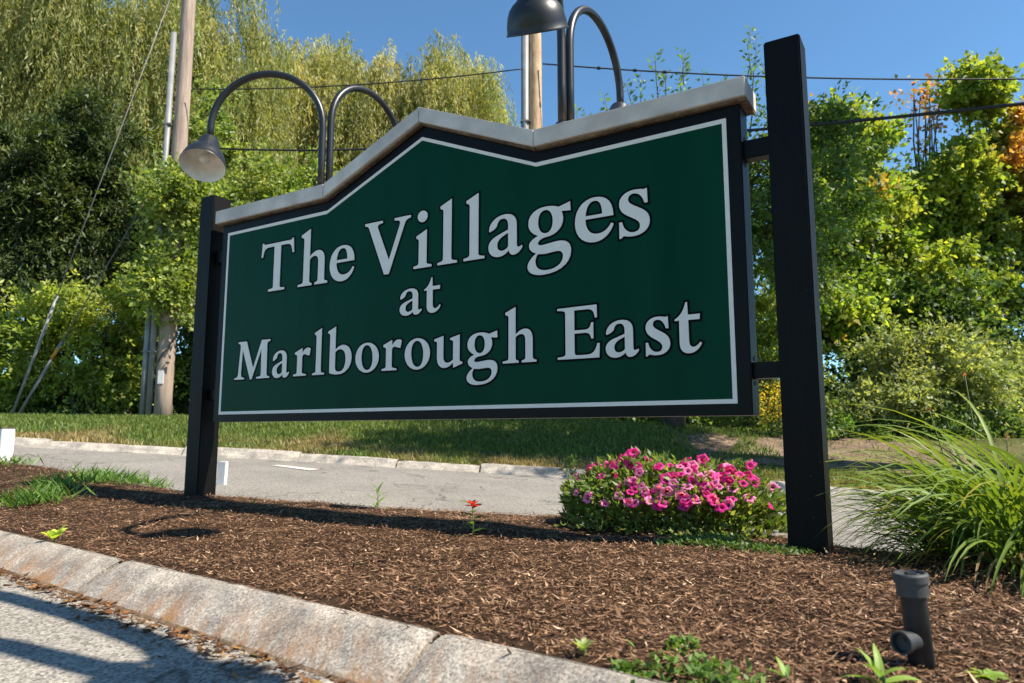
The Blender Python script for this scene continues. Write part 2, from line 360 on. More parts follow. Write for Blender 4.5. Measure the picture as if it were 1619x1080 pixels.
# far kerb
mbx = MB(); pts = [(x, far_y(x)) for x in np.linspace(-16, 12, 57)]
Vv = []
for x, y in pts: Vv += [(x, y - .02, RZ(x, y) - .1), (x, y + .02, RZ(x, y) + .05), (x, y + .2, RZ(x, y) + .05), (x, y + .2, RZ(x, y) - .1)]
mbx.add(Vv, [(i * 4 + j, i * 4 + (j + 1) % 4, i * 4 + 4 + (j + 1) % 4, i * 4 + 4 + j) for i in range(56) for j in range(4)])
fk = tag(mbx.build('far_kerb', M['dirt']), 'low granite kerb between access road and lawn bank', 'kerb', kind='structure')
x = -15.5; i = 0
while x < 11:
    L = 1.1 + .7 * ((i * 37) % 10) / 10
    a = Vector((x, far_y(x), 0)); dx = L * .99; b = Vector((x + dx, far_y(x + dx), 0)); a.z = RZ(a.x, a.y); b.z = RZ(b.x, b.y); d = b - a
    o = link(bpy.data.objects.new('kerb_stone', kerb_stone_mesh('far_kerb_stone', d.length - .02, .105 + .02 * ((i * 13) % 5 - 2) / 2, .10, .10, i + 31, 12, 'granite_far')), fk)
    o.location = a; o.rotation_euler = (0, -math.asin(d.z / d.length), math.atan2(d.y, d.x)); x += dx; i += 1

# ---- lawn bank
def crest(x): return interp(x, [-30, -8, 1, 4, 8, 20], [.55, .27, .22, .06, -.1, -.3])
def bank_z(x, y):
    y0 = far_y(x) + .05; t = (y - y0) / 3.4; z0 = RZ(x, y0) + .085
    f = min(max(t, 0), 1); f = f * f * (3 - 2 * f) * .6 + f * .4
    return z0 + (crest(x) - z0) * f + .03 * noise.noise(Vector((x * .8, y * .8, 3))) * min(1, max(0, t * 4)) + max(0, t - 1) * .03
mb = MB(); Vr = []; xx = np.linspace(-26, 18, 111); tt = np.r_[np.linspace(0, 3.6, 19), 5, 7, 10, 16, 30]
for x in xx:
    for t in tt: y = far_y(x) + .05 + t; Vr.append((x, y, bank_z(x, y)))
k = len(tt); mb.add(Vr, [(a * k + b, a * k + b + 1, a * k + b + k + 1, a * k + b + k) for a in range(len(xx) - 1) for b in range(k - 1)])
tag(mb.build('lawn_bank', M['lawn'], smooth=True), 'rising grass bank behind the access road', 'lawn', kind='structure')

# ---- mulch bed surface
mb = MB(); Vr = []; us = np.linspace(-9, 5.5, 146); nt = 41
for u in us:
    qf, qb = kerb_q(u) + .012, bed_back(u) + .12
    for j in range(nt):
        q = qf + (qb - qf) * j / (nt - 1); p = S(u, q); Vr.append((p.x, p.y, bed_z(u, q)))
mb.add(Vr, [(a * nt + b, a * nt + b + 1, a * nt + b + nt + 1, a * nt + b + nt) for a in range(len(us) - 1) for b in range(nt - 1)])
tag(mb.build('mulch_bed', M['mulch'], smooth=True), 'brown mulch bed around the sign posts', 'mulch bed', kind='structure')

# chips
def bedpts(n, near=1.0, ulo=-7.5, uhi=3.5):
    out = []
    while len(out) < n:
        u = random.uniform(ulo, uhi); qf, qb = kerb_q(u), bed_back(u); q = random.uniform(qf + .012, qb + .02); p = S(u, q)
        d = p.length
        if p.y < .8 or abs(p.x) > .85 * p.y + .3 or random.random() > min(1, (2.4 / d) ** 1.5 * near): continue
        out.append((p.x, p.y, bed_z(u, q)))
    return np.array(out)
N = 115000; C = bedpts(N); C[:, 2] += rng.random(N) * .009 + .001
ang = rng.random(N) * 2 * PI; ax = np.c_[np.cos(ang), np.sin(ang), rng.normal(size=N) * .28]
Lc = rng.gamma(2.6, .0082, N).clip(.008, .085); Wc = rng.gamma(4, .0011, N).clip(.0018, .011)
cols = palette(N, [(.060, .033, .020), (.105, .060, .036), (.165, .098, .060), (.27, .175, .112), (.034, .019, .012), (.46, .34, .24)], .2, [.22, .27, .24, .14, .1, .03])
co = leaf_obj('mulch_chips', C, ax, Lc, Wc, cols, M['chip'], None, .05, np.array([0, 0, 2.5]))
tag(co, 'loose shredded brown bark chips covering the bed', 'mulch', kind='stuff')

# ------------------------------------------------------------------ the sign
UC = -2.06
sign = empty('entrance_sign', S(UC, 0, -.5), -YAW, 'large green entrance sign with white serif lettering between two black posts', 'sign')
def lx(u): return u - UC
def post(u, zb, hgt):
    mb = MB(); mb.box((lx(u) - .0775, 0, zb), (lx(u) + .0775, .155, hgt)); return mb.build('post', M['post'], sign, bevel=.006)
post(0, -.3, 2.267); post(-4.122, -.3, 2.275)
zz = .5
def P2(pts): return [(lx(a), b + zz) for a, b in pts]
top = [(-1.27, 1.522), (-2.06, 1.852), (-2.85, 1.522)]
mb = MB(); mb.prism([P2([(-3.924, .078), (-.196, .078), (-.196, 1.522)] + top + [(-3.924, 1.522)])], .012, .142); mb.build('board', M['blackmetal'], sign, bevel=.004)
wo = [(-3.860, .130), (-.260, .130), (-.260, 1.452), (-1.277, 1.447), (-2.062, 1.773), (-2.847, 1.447), (-3.860, 1.447)]
wi = [(-3.840, .150), (-.280, .150), (-.280, 1.430), (-1.273, 1.425), (-2.062, 1.751), (-2.851, 1.425), (-3.840, 1.427)]
mb = MB(); mb.prism([P2(wo), P2(wi)], .007, .011); mb.build('border', M['white'], sign)
mb = MB(); mb.prism([P2([(a + (.0005 if a < UC else -.0005), b - .0003) for a, b in wi])], .009, .0115); panel = mb.build('panel', M['green'], sign)
# cap: four lengths of pale coping, mitred where the roofline bends
ct = [(-3.962, 1.522), (-2.852, 1.522), (-2.06, 1.853), (-1.268, 1.522), (-.158, 1.522)]
for (a, b) in zip(ct[:-1], ct[1:]):
    g_ = .0012; mb = MB()
    mb.prism([P2([(a[0] + g_, a[1] + .001), (b[0] - g_, b[1] + .001), (b[0] - g_, b[1] + .095), (a[0] + g_, a[1] + .095)])], -.034, .188); cs = mb.build('cap', M['cap'], sign, bevel=.003)
    mb = MB(); mb.prism([P2([(a[0] + .004, a[1] - .012), (b[0] - .004, b[1] - .012), (b[0] - .004, b[1] + .003), (a[0] + .004, a[1] + .003)])], -.012, .166); mb.build('drip_edge', M['dirt'], cs)
for s_, e0, e1 in ((1, -.197, -.0770), (-1, -4.045, -3.923)):
    for v0, v1 in ((1.252, 1.340), (.240, .312)):
        mb = MB(); mb.box((lx(e0), .045, v0 + zz), (lx(e1), .112, v1 + zz)); br = mb.build('bracket', M['blackmetal'], sign, bevel=.003)
        for vv in (v0 - .02, v1 + .02):
            mb = MB(); xo = lx(-.196) if s_ > 0 else lx(-3.924)
            mb.lathe([(0, .006), (.008, .006), (.010, .003), (.010, -.002)], (xo, .078, vv + zz), (s_, 0, 0), 10); mb.build('bolt', M['steel'], br)

# ---- lettering: outlines drawn by hand, units: cap height 680, x height 450
G = {
'T': ["M 20 705 L 45 705 C 50 682 60 680 85 680 L 575 680 C 600 680 610 682 615 705 L 640 705 L 655 500 L 625 500 C 612 590 590 628 520 632 L 395 635 L 395 70 C 395 40 410 36 490 30 L 490 0 L 170 0 L 170 30 C 250 36 265 40 265 70 L 265 635 L 140 632 C 70 628 48 590 35 500 L 5 500"],
'h': ["M 214 775 L 45 705 L 50 672 C 80 668 100 660 100 625 L 100 75 C 100 40 85 34 5 28 L 5 0 L 262 0 L 262 28 C 225 34 214 42 214 72 L 214 352 C 245 380 275 392 302 392 C 352 392 372 360 372 300 L 372 75 C 372 42 360 36 315 28 L 315 0 L 545 0 L 545 28 C 500 36 486 42 486 75 L 486 315 C 486 410 440 462 365 462 C 305 462 255 425 214 390"],
'e': ["M 418 240 L 418 258 C 414 395 340 462 225 462 C 95 462 5 365 5 215 C 5 80 90 -12 210 -12 C 310 -12 385 50 420 150 L 395 165 C 360 100 310 72 250 72 C 165 72 120 140 120 240", "M 122 275 L 302 275 C 300 375 275 425 220 425 C 165 425 128 370 122 275"],
'V': ["M 0 680 L 0 650 C 50 642 60 630 75 590 L 330 -12 L 405 -12 L 640 585 C 655 625 672 642 735 650 L 735 680 L 480 680 L 480 650 C 560 645 578 630 565 588 L 402 165 L 215 590 C 200 632 210 645 290 650 L 290 680"],
'i': ["M 192 462 L 40 395 L 42 365 C 68 360 78 352 78 320 L 78 75 C 78 42 65 36 5 28 L 5 0 L 265 0 L 265 28 C 205 36 192 42 192 75", "M 128 702 C 168 702 200 670 200 632 C 200 594 168 560 128 560 C 88 560 56 594 56 632 C 56 670 88 702 128 702"],
'l': ["M 200 775 L 38 705 L 42 672 C 72 668 84 660 84 625 L 84 75 C 84 42 70 36 5 28 L 5 0 L 280 0 L 280 28 C 214 36 200 42 200 75"],
'a': ["M 365 110 C 365 72 378 62 405 72 L 430 85 L 436 62 C 405 15 370 -12 325 -12 C 290 -12 272 10 266 48 C 230 8 185 -12 135 -12 C 55 -12 5 40 5 105 C 5 165 45 205 120 232 L 258 282 L 258 330 C 258 385 235 418 190 418 C 150 418 128 395 118 355 C 108 325 85 308 20 285 L 12 300 C 12 395 110 462 215 462 C 315 462 365 415 365 320", "M 258 245 L 258 90 C 235 62 205 52 180 52 C 140 52 118 80 118 120 C 118 170 150 205 258 245"],
'g': ["M 378 432 L 512 470 L 516 372 L 412 382 C 425 350 430 325 430 300 C 430 200 345 130 225 126 C 175 122 140 98 132 74 C 128 46 160 42 200 45 L 350 62 C 460 70 520 30 518 -60 C 515 -190 390 -280 190 -280 C 75 -280 5 -240 5 -175 C 5 -125 55 -75 112 -38 C 60 -20 25 10 25 55 C 25 95 70 130 135 152 C 60 185 17 230 17 300 C 17 400 105 462 225 462 C 290 462 345 450 378 432", "M 222 425 C 275 425 310 370 310 295 C 310 215 275 168 228 168 C 170 168 135 220 135 300 C 135 375 168 425 222 425", "M 130 -48 C 108 -75 100 -100 100 -125 C 100 -195 150 -235 235 -235 C 345 -235 425 -185 425 -105 C 425 -65 400 -42 345 -44 L 210 -56"],
's': ["M 262 450 L 290 458 L 296 310 L 264 310 C 245 385 205 425 158 425 C 122 425 100 402 100 372 C 100 335 135 315 185 285 C 265 240 312 205 312 125 C 312 45 245 -12 145 -12 C 105 -12 75 -4 48 4 L 22 -20 L 5 -20 L 5 148 L 35 148 C 48 70 95 28 150 28 C 190 28 215 52 215 88 C 215 128 180 152 125 185 C 45 230 8 270 8 335 C 8 410 75 462 165 462 C 205 462 235 456 262 450"],
't': ["M 158 608 L 162 452 L 305 455 L 300 390 L 165 390 L 168 145 C 168 90 185 62 218 62 C 250 62 275 85 300 118 L 320 105 C 290 35 235 -12 165 -12 C 95 -12 55 35 55 115 L 55 390 L 2 388 L 0 405 C 70 445 110 500 138 608"],
'M': ["M 75 680 L 300 680 L 500 190 L 705 680 L 925 680 L 925 650 C 865 642 852 630 852 590 L 862 80 C 862 42 878 34 938 28 L 938 0 L 600 0 L 600 28 C 700 34 715 42 715 80 L 705 520 L 470 -10 L 432 -10 L 200 535 L 178 110 C 175 52 190 36 270 28 L 270 0 L 5 0 L 5 28 C 80 36 95 52 102 110 L 140 580 C 142 630 125 645 75 650"],
'r': ["M 205 470 L 30 400 L 32 368 C 75 362 88 352 88 318 L 88 75 C 88 42 72 36 5 28 L 5 0 L 300 0 L 300 28 C 222 36 205 42 205 75 L 205 330 C 225 365 255 372 300 352 L 372 335 L 397 448 C 380 470 330 475 295 462 C 260 448 232 420 208 385"],
'b': ["M 180 775 L 10 705 L 12 672 C 45 668 58 658 58 625 L 58 18 C 110 -5 175 -12 245 -12 C 420 -12 535 100 535 250 C 535 380 455 462 345 462 C 280 462 225 430 180 392", "M 180 350 C 210 380 245 395 285 395 C 365 395 408 330 408 225 C 408 110 360 32 270 32 C 215 32 180 55 180 110"],
'o': ["M 240 462 C 372 462 476 360 476 228 C 476 92 372 -12 240 -12 C 108 -12 4 92 4 228 C 4 360 108 462 240 462", "M 232 424 C 308 424 352 335 354 215 C 356 105 318 28 250 28 C 176 28 128 115 126 235 C 124 345 164 424 232 424"],
'u': ["M 170 462 L 2 420 L 4 392 C 45 388 56 378 56 345 L 56 150 C 56 45 110 -12 195 -12 C 250 -12 305 20 345 62 L 352 -15 L 512 38 L 512 65 C 475 65 460 75 460 105 L 460 462 L 290 420 L 292 392 C 335 388 346 378 346 345 L 346 105 C 320 80 285 62 250 62 C 195 62 170 98 170 165"],
'E': ["M 5 680 L 572 688 L 575 520 L 545 520 C 535 600 515 635 440 638 L 252 638 L 252 372 L 400 372 C 460 374 480 395 492 460 L 522 460 L 522 250 L 492 250 C 480 310 460 330 400 332 L 252 330 L 252 90 C 252 52 268 44 320 44 L 420 44 C 520 46 550 90 575 185 L 608 185 L 600 0 L 5 0 L 5 28 C 105 34 122 42 122 80 L 122 600 C 122 638 105 646 5 652"],
}
def contour(s):
    t = s.split(); out = []; i = 0
    while i < len(t):
        c = t[i]
        if c in 'ML': out.append((float(t[i + 1]), float(t[i + 2]))); i += 3
        else:
            p0 = out[-1]; a = [float(v) for v in t[i + 1:i + 7]]
            for k in range(1, 8):
                w = k / 7; m = 1 - w
                out.append((m ** 3 * p0[0] + 3 * m * m * w * a[0] + 3 * m * w * w * a[2] + w ** 3 * a[4], m ** 3 * p0[1] + 3 * m * m * w * a[1] + 3 * m * w * w * a[3] + w ** 3 * a[5]))
            i += 7
    if math.dist(out[0], out[-1]) < 1: out.pop()
    return out
def area(l): return sum(l[i][0] * l[(i + 1) % len(l)][1] - l[(i + 1) % len(l)][0] * l[i][1] for i in range(len(l))) / 2
def letter(ch, u0, u1, vb, unit_):
    cs = [contour(s) for s in G[ch]]; x0 = min(p[0] for c in cs for p in c); x1 = max(p[0] for c in cs for p in c)
    sx = (u1 - u0) / (x1 - x0)
    loops = [[(lx(u0 + (x - x0) * sx), vb + zz + y * unit_) for x, y in c] for c in cs]
    mb = MB()
    if ch == 'i':
        for l in loops: mb.prism([l], .0046, .0085)
    else: mb.prism(loops, .0046, .0085)
    o = mb.build('letter', M['white'], sign)
    mb = MB(); w0, w1 = -.003, .0112
    for ci, l in enumerate(loops):
        if area(l) < 0: l = l[::-1]
        sgn = 1 if (ci == 0 or ch == 'i') else -1
        n = len(l); A = []; B = []
        for i in range(n):
            a, b, c = Vector(l[i - 1]), Vector(l[i]), Vector(l[(i + 1) % n])
            e1, e2 = (b - a).normalized(), (c - b).normalized(); n1, n2 = Vector((e1.y, -e1.x)), Vector((e2.y, -e2.x))
            m = n1 + n2
            if m.length < .2: m = n1
            m = m.normalized() / max(.55, (m.normalized().dot(n1)))
            A.append(b + m * w0 * sgn); B.append(b + m * w1 * sgn)
        mb.add([(p.x, .0068, p.y) for p in A] + [(p.x, .0068, p.y) for p in B], [(i, (i + 1) % n, n + (i + 1) % n, n + i) for i in range(n)])
    mb.build('outline', M['outline'], o)
U1 = .336 / 680; U3 = .263 / 680; U2 = .152 / 450
for ch, a, b in [('T', -3.475, -3.147), ('h', -3.098, -2.825), ('e', -2.806, -2.590), ('V', -2.505, -2.137), ('i', -2.110, -1.976), ('l', -1.932, -1.793), ('l', -1.747, -1.605), ('a', -1.578, -1.359), ('g', -1.328, -1.068), ('e', -1.044, -.830), ('s', -.800, -.641)]:
    letter(ch, a, b, .963, U1)
for ch, a, b in [('a', -2.210, -2.043), ('t', -2.027, -1.905)]: letter(ch, a, b, .692, U2)
for ch, a, b in [('M', -3.702, -3.341), ('a', -3.314, -3.149), ('r', -3.108, -2.953), ('l', -2.932, -2.825), ('b', -2.798, -2.590), ('o', -2.557, -2.366), ('r', -2.341, -2.189), ('o', -2.164, -1.977), ('u', -1.947, -1.748), ('g', -1.719, -1.517), ('h', -1.483, -1.276), ('E', -1.151, -.916), ('a', -.884, -.712), ('s', -.677, -.557), ('t', -.533, -.407)]:
    letter(ch, a, b, .369 if ch != 'E' else .371, U3)

# ------------------------------------------------------------------ gooseneck lamps on the cap
SH_OUT = [(0.0, -.012), (.030, -.012), (.034, -.004), (.060, .0), (.064, .010), (.072, .098), (.078, .108), (.098, .122), (.117, .144), (.130, .174), (.138, .210), (.141, .240), (.146, .245), (.144, .250)]
SH_IN = [(0.0, .112), (.060, .114), (.092, .128), (.111, .150), (.124, .178), (.132, .212), (.136, .240), (.1435, .2485)]
def lamp(base, direction, reach, axis, label, ztop=2.12, drop=.07):
    t = empty('sign_lamp', base, 0, label, 'lamp', 'gooseneck lamps on the sign cap')
    d = Vector(direction).normalized(); B = Vector(base); r = reach / 2; h = ztop - B.z
    pts = [Vector((0, 0, .0)), Vector((0, 0, h * .5)), Vector((0, 0, h))]
    pts += [d * (r - r * math.cos(a)) + Vector((0, 0, h + r * math.sin(a))) for a in np.linspace(0, PI, 25)[1:]]
    ax = Vector(axis).normalized(); E = pts[-1]
    e2 = E + Vector((0, 0, -drop)); pts.append(e2)
    MB().tube(pts, .0235, 14).build('arm', M['lamp'], t, True)
    mb = MB(); mb.lathe([(.0, -.05), (.036, -.05), (.040, -.0), (.040, .026), (.034, .034), (.024, .036)], (0, 0, 0), (0, 0, 1), 18); mb.build('base_flange', M['lamp'], t, True)
    o_ = e2 + ax * .008
    sh = MB().lathe(SH_OUT, o_, ax, 40).build('shade', M['lamp'], t, True)
    MB().lathe(SH_IN, o_, ax, 40).build('reflector', M['reflector'], sh, True)
    mb = MB(); mb.lathe([(0, .210), (.018, .208), (.032, .196), (.037, .178), (.032, .158), (.018, .136), (.016, .116)], o_, ax, 20); mb.build('bulb', M['bulb'], t, True)
    return t
NF = -BK
def capz(u): return 1.617 + (max(0, .79 - abs(u - UC)) / .79 * .331) + .003
uL, uR = -2.955, -1.125
lamp(S(uL - .012, .052, capz(uL - .012)), (-1.0, .02, 0), .77, (.05, -.46, -.89), 'charcoal gooseneck lamp turned out past the end of the sign, white reflector showing', 2.07, .09)
lamp(S(uL + .012, .102, capz(uL + .012)), BK, .74, (-.2, -.3, -.9), 'gooseneck lamp arching down behind the sign beside its outward turned twin')
lamp(S(uR - .012, .052, capz(uR)), (-.26, -.965, 0), .73, (.15, .53, -.84), 'charcoal gooseneck lamp reaching out over the road side, dome aimed at the lettering')
lamp(S(uR + .012, .102, capz(uR)), BK, .71, (-.2, -.3, -.9), 'gooseneck lamp arching behind the sign nearest the tan utility pole')

# ------------------------------------------------------------------ utility poles, conduits, wires
def gpt(px, py, y): p = at_y(px, py, y); return p
PA = Vector((-6.42, 13.0, 0)); PA.z = bank_z(PA.x, PA.y) ; PB = Vector((.44, 12.8, 0)); PB.z = bank_z(PB.x, PB.y)
def pole(base, mat, label, conduits, seed):
    t = empty('utility_pole', base, 0, label, 'utility pole', 'utility poles on the lawn bank')
    pts = [Vector((.02 * noise.noise(Vector((seed, k * .6, 0))), .02 * noise.noise(Vector((k * .6, seed, 2))), z)) for k, z in enumerate(np.linspace(-.3, 11.5, 14))]
    MB().tube(pts, np.linspace(.155, .115, 14), 22).build('shaft', mat, t, True)
    for (x, y, h, r) in conduits:
        mb = MB(); mb.tube([(x, y, -.2), (x, y, h * .5), (x + .006, y, h)], r, 14); c = mb.build('conduit', M['conduit'], t, True)
        for z in np.arange(1.2, h, 2.2):
            mb = MB(); mb.box((x - r - .01, y - r - .006, z), (x + r + .03, y + r * .3, z + .03)); mb.build('strap', M['steel'], c)
    return t
tA = pole(PA, M['pole'], 'weathered pinkish grey utility pole with two pale conduits, among vines', [(-.21, -.10, 7.5, .055), (-.335, -.08, 2.6, .052)], 1)
mb = MB(); mb.box((-.05, -.166, .62), (.05, -.15, .86)); mb.build('notice_plate', M['whitepost'], tA)
pole(PB, M['pole_tan'], 'tan utility pole with a grey conduit, rising behind the sign dip', [(-.195, -.09, 9.0, .075)], 5)
def span(a, b, sag, n=24): return [a + (b - a) * (k / n) + Vector((0, 0, -4 * sag * (k / n) * (1 - k / n))) for k in range(n + 1)]
def wire(name, pts, r, mat, label, cat): return tag(MB().tube(pts, r, 6).build(name, mat, None, True), label, cat)
tz = lambda px, py, y: at_y(px, py, y)
a = tz(306, 141, 12.85); b = tz(832, 108, 12.66); wire('overhead_wire', span(a, b, .12), .012, M['wire'], 'thin upper overhead wire strung between the two utility poles', 'wire')
a = tz(298, 232, 12.85); b = tz(832, 215, 12.66); wire('overhead_wire', span(a, b, .16), .019, M['wire'], 'thick lower overhead cable strung between the two utility poles', 'wire')
a = tz(858, 101, 12.66); b = tz(2300, 96, 9.5)
w_ = wire('overhead_wire', span(a, b, .30), .014, M['wire'], 'thin overhead wire running out from the tan pole past the maple tops', 'wire')
for k in (.035, .08, .13, .17):
    p = a + (b - a) * k + Vector((0, 0, -4 * .30 * k * (1 - k))); mb = MB(); mb.lathe([(0, -.04), (.028, -.03), (.03, .03), (0, .04)], p, (b - a), 10); mb.build('splice', M['wire'], w_)
a = tz(858, 226, 12.66); b = tz(1900, 131, 7.0); wire('overhead_wire', span(a, b, .10), .022, M['wire'], 'heavy black overhead cable crossing in front of the maples', 'wire')
anc = at_y(16, 664, 12.9); anc.z = bank_z(anc.x, anc.y) - .05
def guy(topz, dx, label, orange=None, gl=2.6):
    a = anc + Vector((dx, 0, 0)); b = Vector((PA.x - .1, PA.y - .05, topz)); d = (b - a).normalized()
    t = empty('guy_wire', a, 0, label, 'guy wire', 'guy wires of the weathered pole')
    MB().tube([Vector(), b - a], .009, 6).build('strand', M['steel'], t, True)
    MB().tube([Vector(), d * gl], .026, 10).build('guard', M['conduit'], t, True)
    if orange: MB().tube([d * orange, d * (orange + .22)], .031, 10).build('orange_band', M['orange'], t, True)
guy(9.4, 0, 'steel guy wire climbing steeply to the top of the weathered pole', None, 2.4)
guy(5.3, .10, 'lower guy wire with an orange band on its grey guard', 1.25, 1.6)

# ------------------------------------------------------------------ small hard things
p = at_z(1457, 1042, -.497); z0 = ground_bed(p.x, p.y)
t = empty('drain_pipe', (p.x, p.y, z0), 0, 'short black plastic cleanout pipe with flanged cap and side stub in the mulch', 'pipe')
lean = Vector((-.06, .0, 1)).normalized()
MB().lathe([(.0, -.08), (.027, -.08), (.027, .165), (.0275, .166)], (0, 0, 0), lean, 28).build('pipe', M['pvc'], t, True)
mb = MB(); mb.lathe([(.027, .150), (.033, .152), (.033, .180), (.0365, .181), (.0365, .196), (.034, .200), (.030, .2005), (.028, .195), (.0, .194)], (0, 0, 0), lean, 32); cp_ = mb.build('cap', M['pvccap'], t, False)
mb = MB(); mb.box((-.012, -.006, .0), (.012, .006, .010)); o = mb.build('cap_lug', M['pvc'], cp_, bevel=.002); o.location = lean * .192
ax = Vector((-.86, -.50, .04)).normalized()
mb = MB(); mb.lathe([(.018, 0), (.021, .02), (.021, .052), (.0245, .053), (.0245, .068), (.020, .068), (.018, .055), (0, .054)], lean * .055, ax, 24); st = mb.build('stub', M['pvc'], t, False)
mb = MB(); mb.lathe([(0, .0575), (.004, .0575), (.004, .05)], lean * .055 + Vector((0, 0, .006)), ax, 4); mb.build('stub_plug', M['pvccap'], st)

p = at_z(350, 772, -.47)
mb = MB(); mb.box((-.038, -.02, -.1), (.038, .02, .195)); o = mb.build('marker_stake', M['whitepost'], None, bevel=.004); o.location = (p.x, p.y, max(ground_bed(p.x, p.y), RZ(p.x, p.y))); o.rotation_euler = (0, rad(2), -.2)
tag(o, 'short white stake beside the base of the sign post by the weeds', 'stake')
p = at_y(7, 727, 7.6)
t = empty('marker_post', (p.x, p.y, p.z - .02), -.75, 'short white wooden post standing in the weeds at the bed end', 'post')
mb = MB(); mb.box((-.06, -.06, -.15), (.06, .06, .35)); mb.build('post', M['whitepost'], t, bevel=.006)
mb = MB(); mb.box((-.064, -.064, .352), (.064, .064, .364)); mb.build('post_top', M['dirt'], t, bevel=.003)

# ------------------------------------------------------------------ vegetation helpers
def limbs(mb, pts, rs, n=8): mb.tube(pts, rs, n)
def wob(a, b, k, amp):
    a = Vector(a); b = Vector(b); out = [a]
    for i in range(1, k): out.append(a + (b - a) * (i / k) + Vector((random.gauss(0, amp), random.gauss(0, amp), random.gauss(0, amp * .5))))
    out.append(b); return out
def clusters(lobes):
    """lobes: (center, radii, count, shell) -> cluster centres"""
    out = []
    for c, r, n, shell in lobes:
        d = rdir(n); f = (shell + (1 - shell) * rng.random((n, 1)) ** .6); out.append(np.array(c) + d * f * np.array(r))
    return np.concatenate(out)
def broadleaf(name, label, cat, base, lobes, nleaf, crad, lsize, cols, trunk_r, trunk_top, weights=None, lw=.55, flat=.7, tints=None, stems=1, group=None, mat='leaf', up=.6, branches=16):
    base = Vector(base); t = empty(name, base, 0, label, cat, group); b0 = np.array(base)
    C = clusters(lobes); nc = len(C); w = rng.random(nc) + .5; w /= w.sum()
    per = 11; nt = nleaf // per; ti = rng.choice(nc, nt, p=w); sc = crad * (.55 + rng.random(nc) * .9)
    og = C[ti] + rng.normal(size=(nt, 3)).clip(-1.7, 1.7) * np.array([1, 1, flat]) * sc[ti][:, None] * .42
    cen = C.mean(0); dr = unit(rdir(nt) * .9 + unit(og - cen) * .75 + np.array([.1, -.05, .25 if mat != 'needle' else -.25])); tl = (sc[ti] * (.5 + rng.random(nt) ** 2 * 1.5))[:, None, None]
    f = (np.arange(per)[None, :, None] + rng.random((nt, per, 1))) / per
    P = og[:, None, :] + dr[:, None, :] * f * tl + np.array([0, 0, -1.0]) * f ** 2 * tl * (.22 if mat != 'needle' else .5) + rng.normal(size=(nt, per, 3)) * lsize * .28
    axis = unit(np.repeat(dr[:, None, :], per, 1) * .7 + rng.normal(size=(nt, per, 3)) * .6 + np.array([0, 0, -.25])).reshape(-1, 3)
    idx = np.repeat(ti, per); P = P.reshape(-1, 3); tw = np.repeat(rng.normal(size=(nt, 1)) * .16 + 1, per, 0)
    ok = P[:, 2] > base.z + .03; P = P[ok]; axis = axis[ok]; idx = idx[ok]; tw = tw[ok]; nl = len(P)
    cc = (palette(nc, cols, .16, weights)[idx] * .6 + palette(nl, cols, .2, weights) * .4) * tw.clip(.6, 1.5)
    if tints is not None: cc = tints(P, cc)
    leaf_obj('crown', P - b0, axis, lsize * (.6 + rng.random(nl) * .7), lsize * lw * (.7 + rng.random(nl) * .6), np.clip(cc, .003, .9), M[mat], t, .12, np.array([.25, -.1, up]))
    mb = MB(); mbb = MB()
    for s in range(stems):
        off = Vector((random.gauss(0, .12), random.gauss(0, .12), 0)) * (stems > 1); tp = Vector(trunk_top) - base + off * 3
        mb.tube(wob(off + Vector((0, 0, -.3)), tp, 5, trunk_r * .35), np.linspace(trunk_r * 1.25, trunk_r * .55, 6), 10)
    tp = Vector(trunk_top) - base
    for i in rng.choice(nc, min(branches, nc), replace=False):
        e = Vector(C[i] - b0); s0 = tp * (random.uniform(.45, 1)); mid = s0 + (e - s0) * .5 + Vector((0, 0, abs(random.gauss(0, .15))))
        mbb.tube([s0, s0 + (mid - s0) * .5 + Vector((random.gauss(0, .08), random.gauss(0, .08), 0)), mid, e], [trunk_r * .38, trunk_r * .3, trunk_r * .22, trunk_r * .08], 6)
    mb.build('trunk', M['bark'], t, True); mbb.build('limbs', M['bark'], t, True)
    return t

def blob(c, r, k, n, sub=.45, shell=.25):
    out = []
    for q in rdir(k) * (rng.random((k, 1)) ** .5):
        f = sub * random.uniform(.6, 1.25); out.append((tuple(np.array(c) + q * np.array(r) * .72), tuple(np.array(r) * f * np.array([1, 1, .8])), n, shell))
    return out
YG = [(.145, .205, .040), (.11, .17, .032), (.19, .24, .06), (.07, .12, .026), (.24, .27, .09)]
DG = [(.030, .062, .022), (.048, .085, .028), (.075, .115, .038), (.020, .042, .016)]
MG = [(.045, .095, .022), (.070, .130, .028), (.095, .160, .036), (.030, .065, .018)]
OL = [(.175, .20, .065), (.235, .245, .10), (.13, .165, .05), (.29, .28, .13), (.09, .125, .04)]
PG = [(.17, .21, .08), (.23, .26, .12), (.11, .155, .05), (.07, .11, .035), (.28, .30, .15)]
